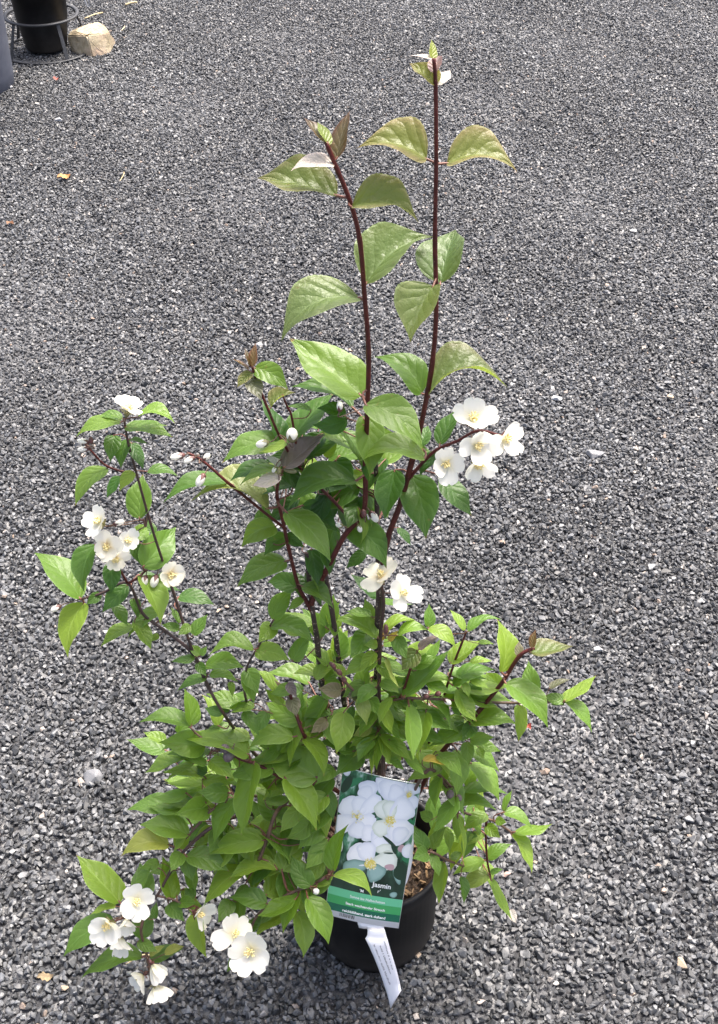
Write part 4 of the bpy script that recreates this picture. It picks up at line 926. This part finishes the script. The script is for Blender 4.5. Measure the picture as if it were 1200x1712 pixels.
for v in bm.verts: v.co += Vector((random.uniform(-1, 1), random.uniform(-1, 1), random.uniform(-1, 1))) * .0010
bmesh.ops.recalc_face_normals(bm, faces=bm.faces)
cc = Vector((gf.x, gf.y + .06, 0))
for v in bm.verts: v.co -= cc
me = bpy.data.meshes.new('rock'); bm.to_mesh(me); bm.free(); me.materials.append(m_rock)
rk = link(bpy.data.objects.new('rock', me), None, cc); tag(rk, 'pale sandstone block with a shaded face leaning beside the pot stand', 'rock')

# wire stand whose hairpin foot shows at the top edge
m_wire = plain('galvanised_wire', (.42, .43, .45), .4, metal=.6)
wf = ground(148, 15); wc = wf + Vector((-.02, .16, 0)); ws = link(bpy.data.objects.new('wire_stand', None), None, wc)
tag(ws, 'thin grey wire plant stand whose pointed foot shows behind the rock at the top edge', 'wire stand')
for a in (-83, 37, 157):
    q = Vector((math.cos(R(a)), math.sin(R(a)), 0)); sd_ = Vector((-q.y, q.x, 0)); ft = wc + q * .16
    ln = [wc + q * .13 - sd_ * .075 + Vector((0, 0, .3)), ft - sd_ * .006 + Vector((0, 0, .014)), ft + Vector((0, 0, .006)), ft + sd_ * .006 + Vector((0, 0, .014)), wc + q * .13 + sd_ * .022 + Vector((0, 0, .3))]
    mb = MB(); tube(mb, ln, .0035, 7, 0); mb.build('leg', m_wire, ws, ft)
mb = MB(); tube(mb, hoop(wc + Vector((0, 0, .3)), .15, .0035), .0035, 7, 0, False); mb.build('top_hoop', m_wire, ws, wc)

# small litter on the gravel
m_straw = plain('straw', (.50, .40, .22), .7, nz=(60, .3))
def straw(x0, y0, x1, y1, wd, label):
    a, b_ = ground(x0, y0, .012), ground(x1, y1, .014); m_ = (a + b_) / 2 + Vector((.006, .006, .004))
    mb = MB(); tube(mb, smooth_line([a, m_, b_], 6), [wd * (1 - .5 * abs(i / 12 - .5)) for i in range(13)], 6, 0); o = mb.build('straw', m_straw, None, a)
    tag(o, label, 'straw', 'dry straw on the gravel')
straw(141, 31, 172, 21, .0035, 'long pale straw lying just behind the rock')
straw(203, 51, 208, 44, .003, 'short straw to the right of the rock')
straw(209, 8, 229, 4, .006, 'broad yellowish straw near the top edge right of the wire foot')
straw(200, 303, 207, 287, .0016, 'thin reddish straw to the right of the orange leaf')
straw(210, 1612, 252, 1597, .0011, 'thin dark straw under the lowest left flowers')
def litter(px, py, ln, wd, ang, mat, name, label, cat, group=None):
    c_ = ground(px, py, .014); s = zdepth(c_) / F; mb = MB(); n = 9; L_ = ln * s; W_ = wd * s / max(.35, math.sin(R(35))); ca, sa = math.cos(R(ang)), math.sin(R(ang)); vs = []
    for i in range(n):
        t_ = i / (n - 1); wv = math.sin(math.pi * (t_ * .9 + .05)) * (1 + .25 * math.sin(t_ * 21))
        for v in (-1, -.4, .4, 1):
            x = (t_ - .5) * L_; y = v * W_ * .5 * wv; vs.append(c_ + Vector((x * ca - y * sa, x * sa + y * ca, .004 * math.sin(t_ * 7) + .35 * abs(v) ** 1.5 * W_ * .5 + random.uniform(0, .002))))
    mb.add(vs, [(i * 4 + j, i * 4 + j + 1, (i + 1) * 4 + j + 1, (i + 1) * 4 + j) for i in range(n - 1) for j in range(3)], 0, [(i / (n - 1), j / 3) for i in range(n) for j in range(4)])
    o = mb.build(name, mat, None, c_); tag(o, label, cat, group)
m_dry = plain('dry_leaf_orange', (.36, .17, .055), .7, nz=(90, .5)); m_dryb = plain('dry_leaf_brown', (.20, .10, .05), .8, nz=(90, .5)); m_dryy = plain('dry_leaf_tan', (.22, .165, .095), .8, nz=(90, .4)); m_red = plain('dry_leaf_red', (.28, .06, .04), .7, nz=(90, .4))
DG = 'dry fallen leaves on the gravel'
litter(107, 297, 22, 10, 20, m_dry, 'fallen_leaf', 'curled orange fallen leaf alone on the gravel at the left', 'leaf', DG)
litter(17, 374, 12, 8, 50, m_dryb, 'fallen_leaf', 'small brown fallen leaf near the left edge below the orange leaf', 'leaf', DG)
litter(93, 133, 10, 6, 10, m_red, 'fallen_leaf', 'tiny red leaf bit in front of the pot stand', 'leaf', DG)
litter(76, 1634, 28, 8, 5, m_dryy, 'fallen_leaf', 'flat tan dry leaf at the bottom left corner', 'leaf', DG)
litter(882, 1216, 14, 7, 40, m_red, 'fallen_leaf', 'dark red leaf bit under the right branch tips', 'leaf', DG)
litter(815, 1267, 18, 9, -30, m_dryy, 'fallen_leaf', 'tan leaf scrap on gravel right of the shrub', 'leaf', DG)
m_wh = plain('pale_stone', (.38, .38, .38), .7, nz=(200, .25)); m_tan = plain('tan_stone', (.32, .25, .18), .8, nz=(200, .3)); m_pk = plain('pink_stone', (.36, .25, .21), .8, nz=(200, .3)); m_gs = plain('grey_stone', (.15, .153, .16), .6, nz=(200, .3))
def pebble(px, py, wd, mat, k, label):
    c_ = ground(px, py, .008); s = zdepth(c_) / F; me = STM[k % len(STM)].copy(); me.name = 'pebble'; me.materials.clear(); me.materials.append(mat)
    o = link(bpy.data.objects.new('pebble', me), None, c_); o.scale = (wd * s * .5, wd * s * .5, wd * s * .4); o.rotation_euler = (random.uniform(-.2, .2), random.uniform(-.2, .2), random.uniform(-.6, .6))
    tag(o, label, 'pebble', 'odd coloured pebbles among the gravel')
for q in [(98, 200, 15, m_wh, 0, 'white flat pebble alone on the gravel between pot stand and orange leaf'), (432, 577, 15, m_wh, 1, 'white pebble beside the red bud tip at the left shoot'), (1140, 1609, 26, m_tan, 2, 'cream pebble near the bottom right corner'),
          (698, 1597, 14, m_tan, 3, 'tan pebble touching the right foot of the black pot'), (1120, 663, 14, m_tan, 4, 'yellowish pebble at the right edge level with the white flower cluster'), (153, 1300, 40, m_gs, 5, 'large grey flat stone left of the lower leaves'),
          (997, 760, 34, m_gs, 6, 'long grey flat stone right of the white flower cluster'), (930, 665, 20, m_wh, 8, 'pale stone right of the upper flower cluster'),
          (1058, 386, 14, m_wh, 9, 'small white stone on open gravel right of the tall shoot'), (848, 1462, 14, m_pk, 10, 'pink chip below the lower right leaf tips'), (366, 1021, 12, m_tan, 13, 'small tan pebble between left branch and middle stems'), (16, 145, 10, m_wh, 1, 'white crumb at the foot of the blue grey planter'),
          (650, 1654, 0.1, m_tan, 3, 'x'), (1000, 1085, 16, m_wh, 0, 'pale pebble right of the reddish leaf on the right branch'), (108, 1652, 14, m_tan, 6, 'brown pebble near the lowest left flowers')]:
    if q[2] > 1: pebble(*q)
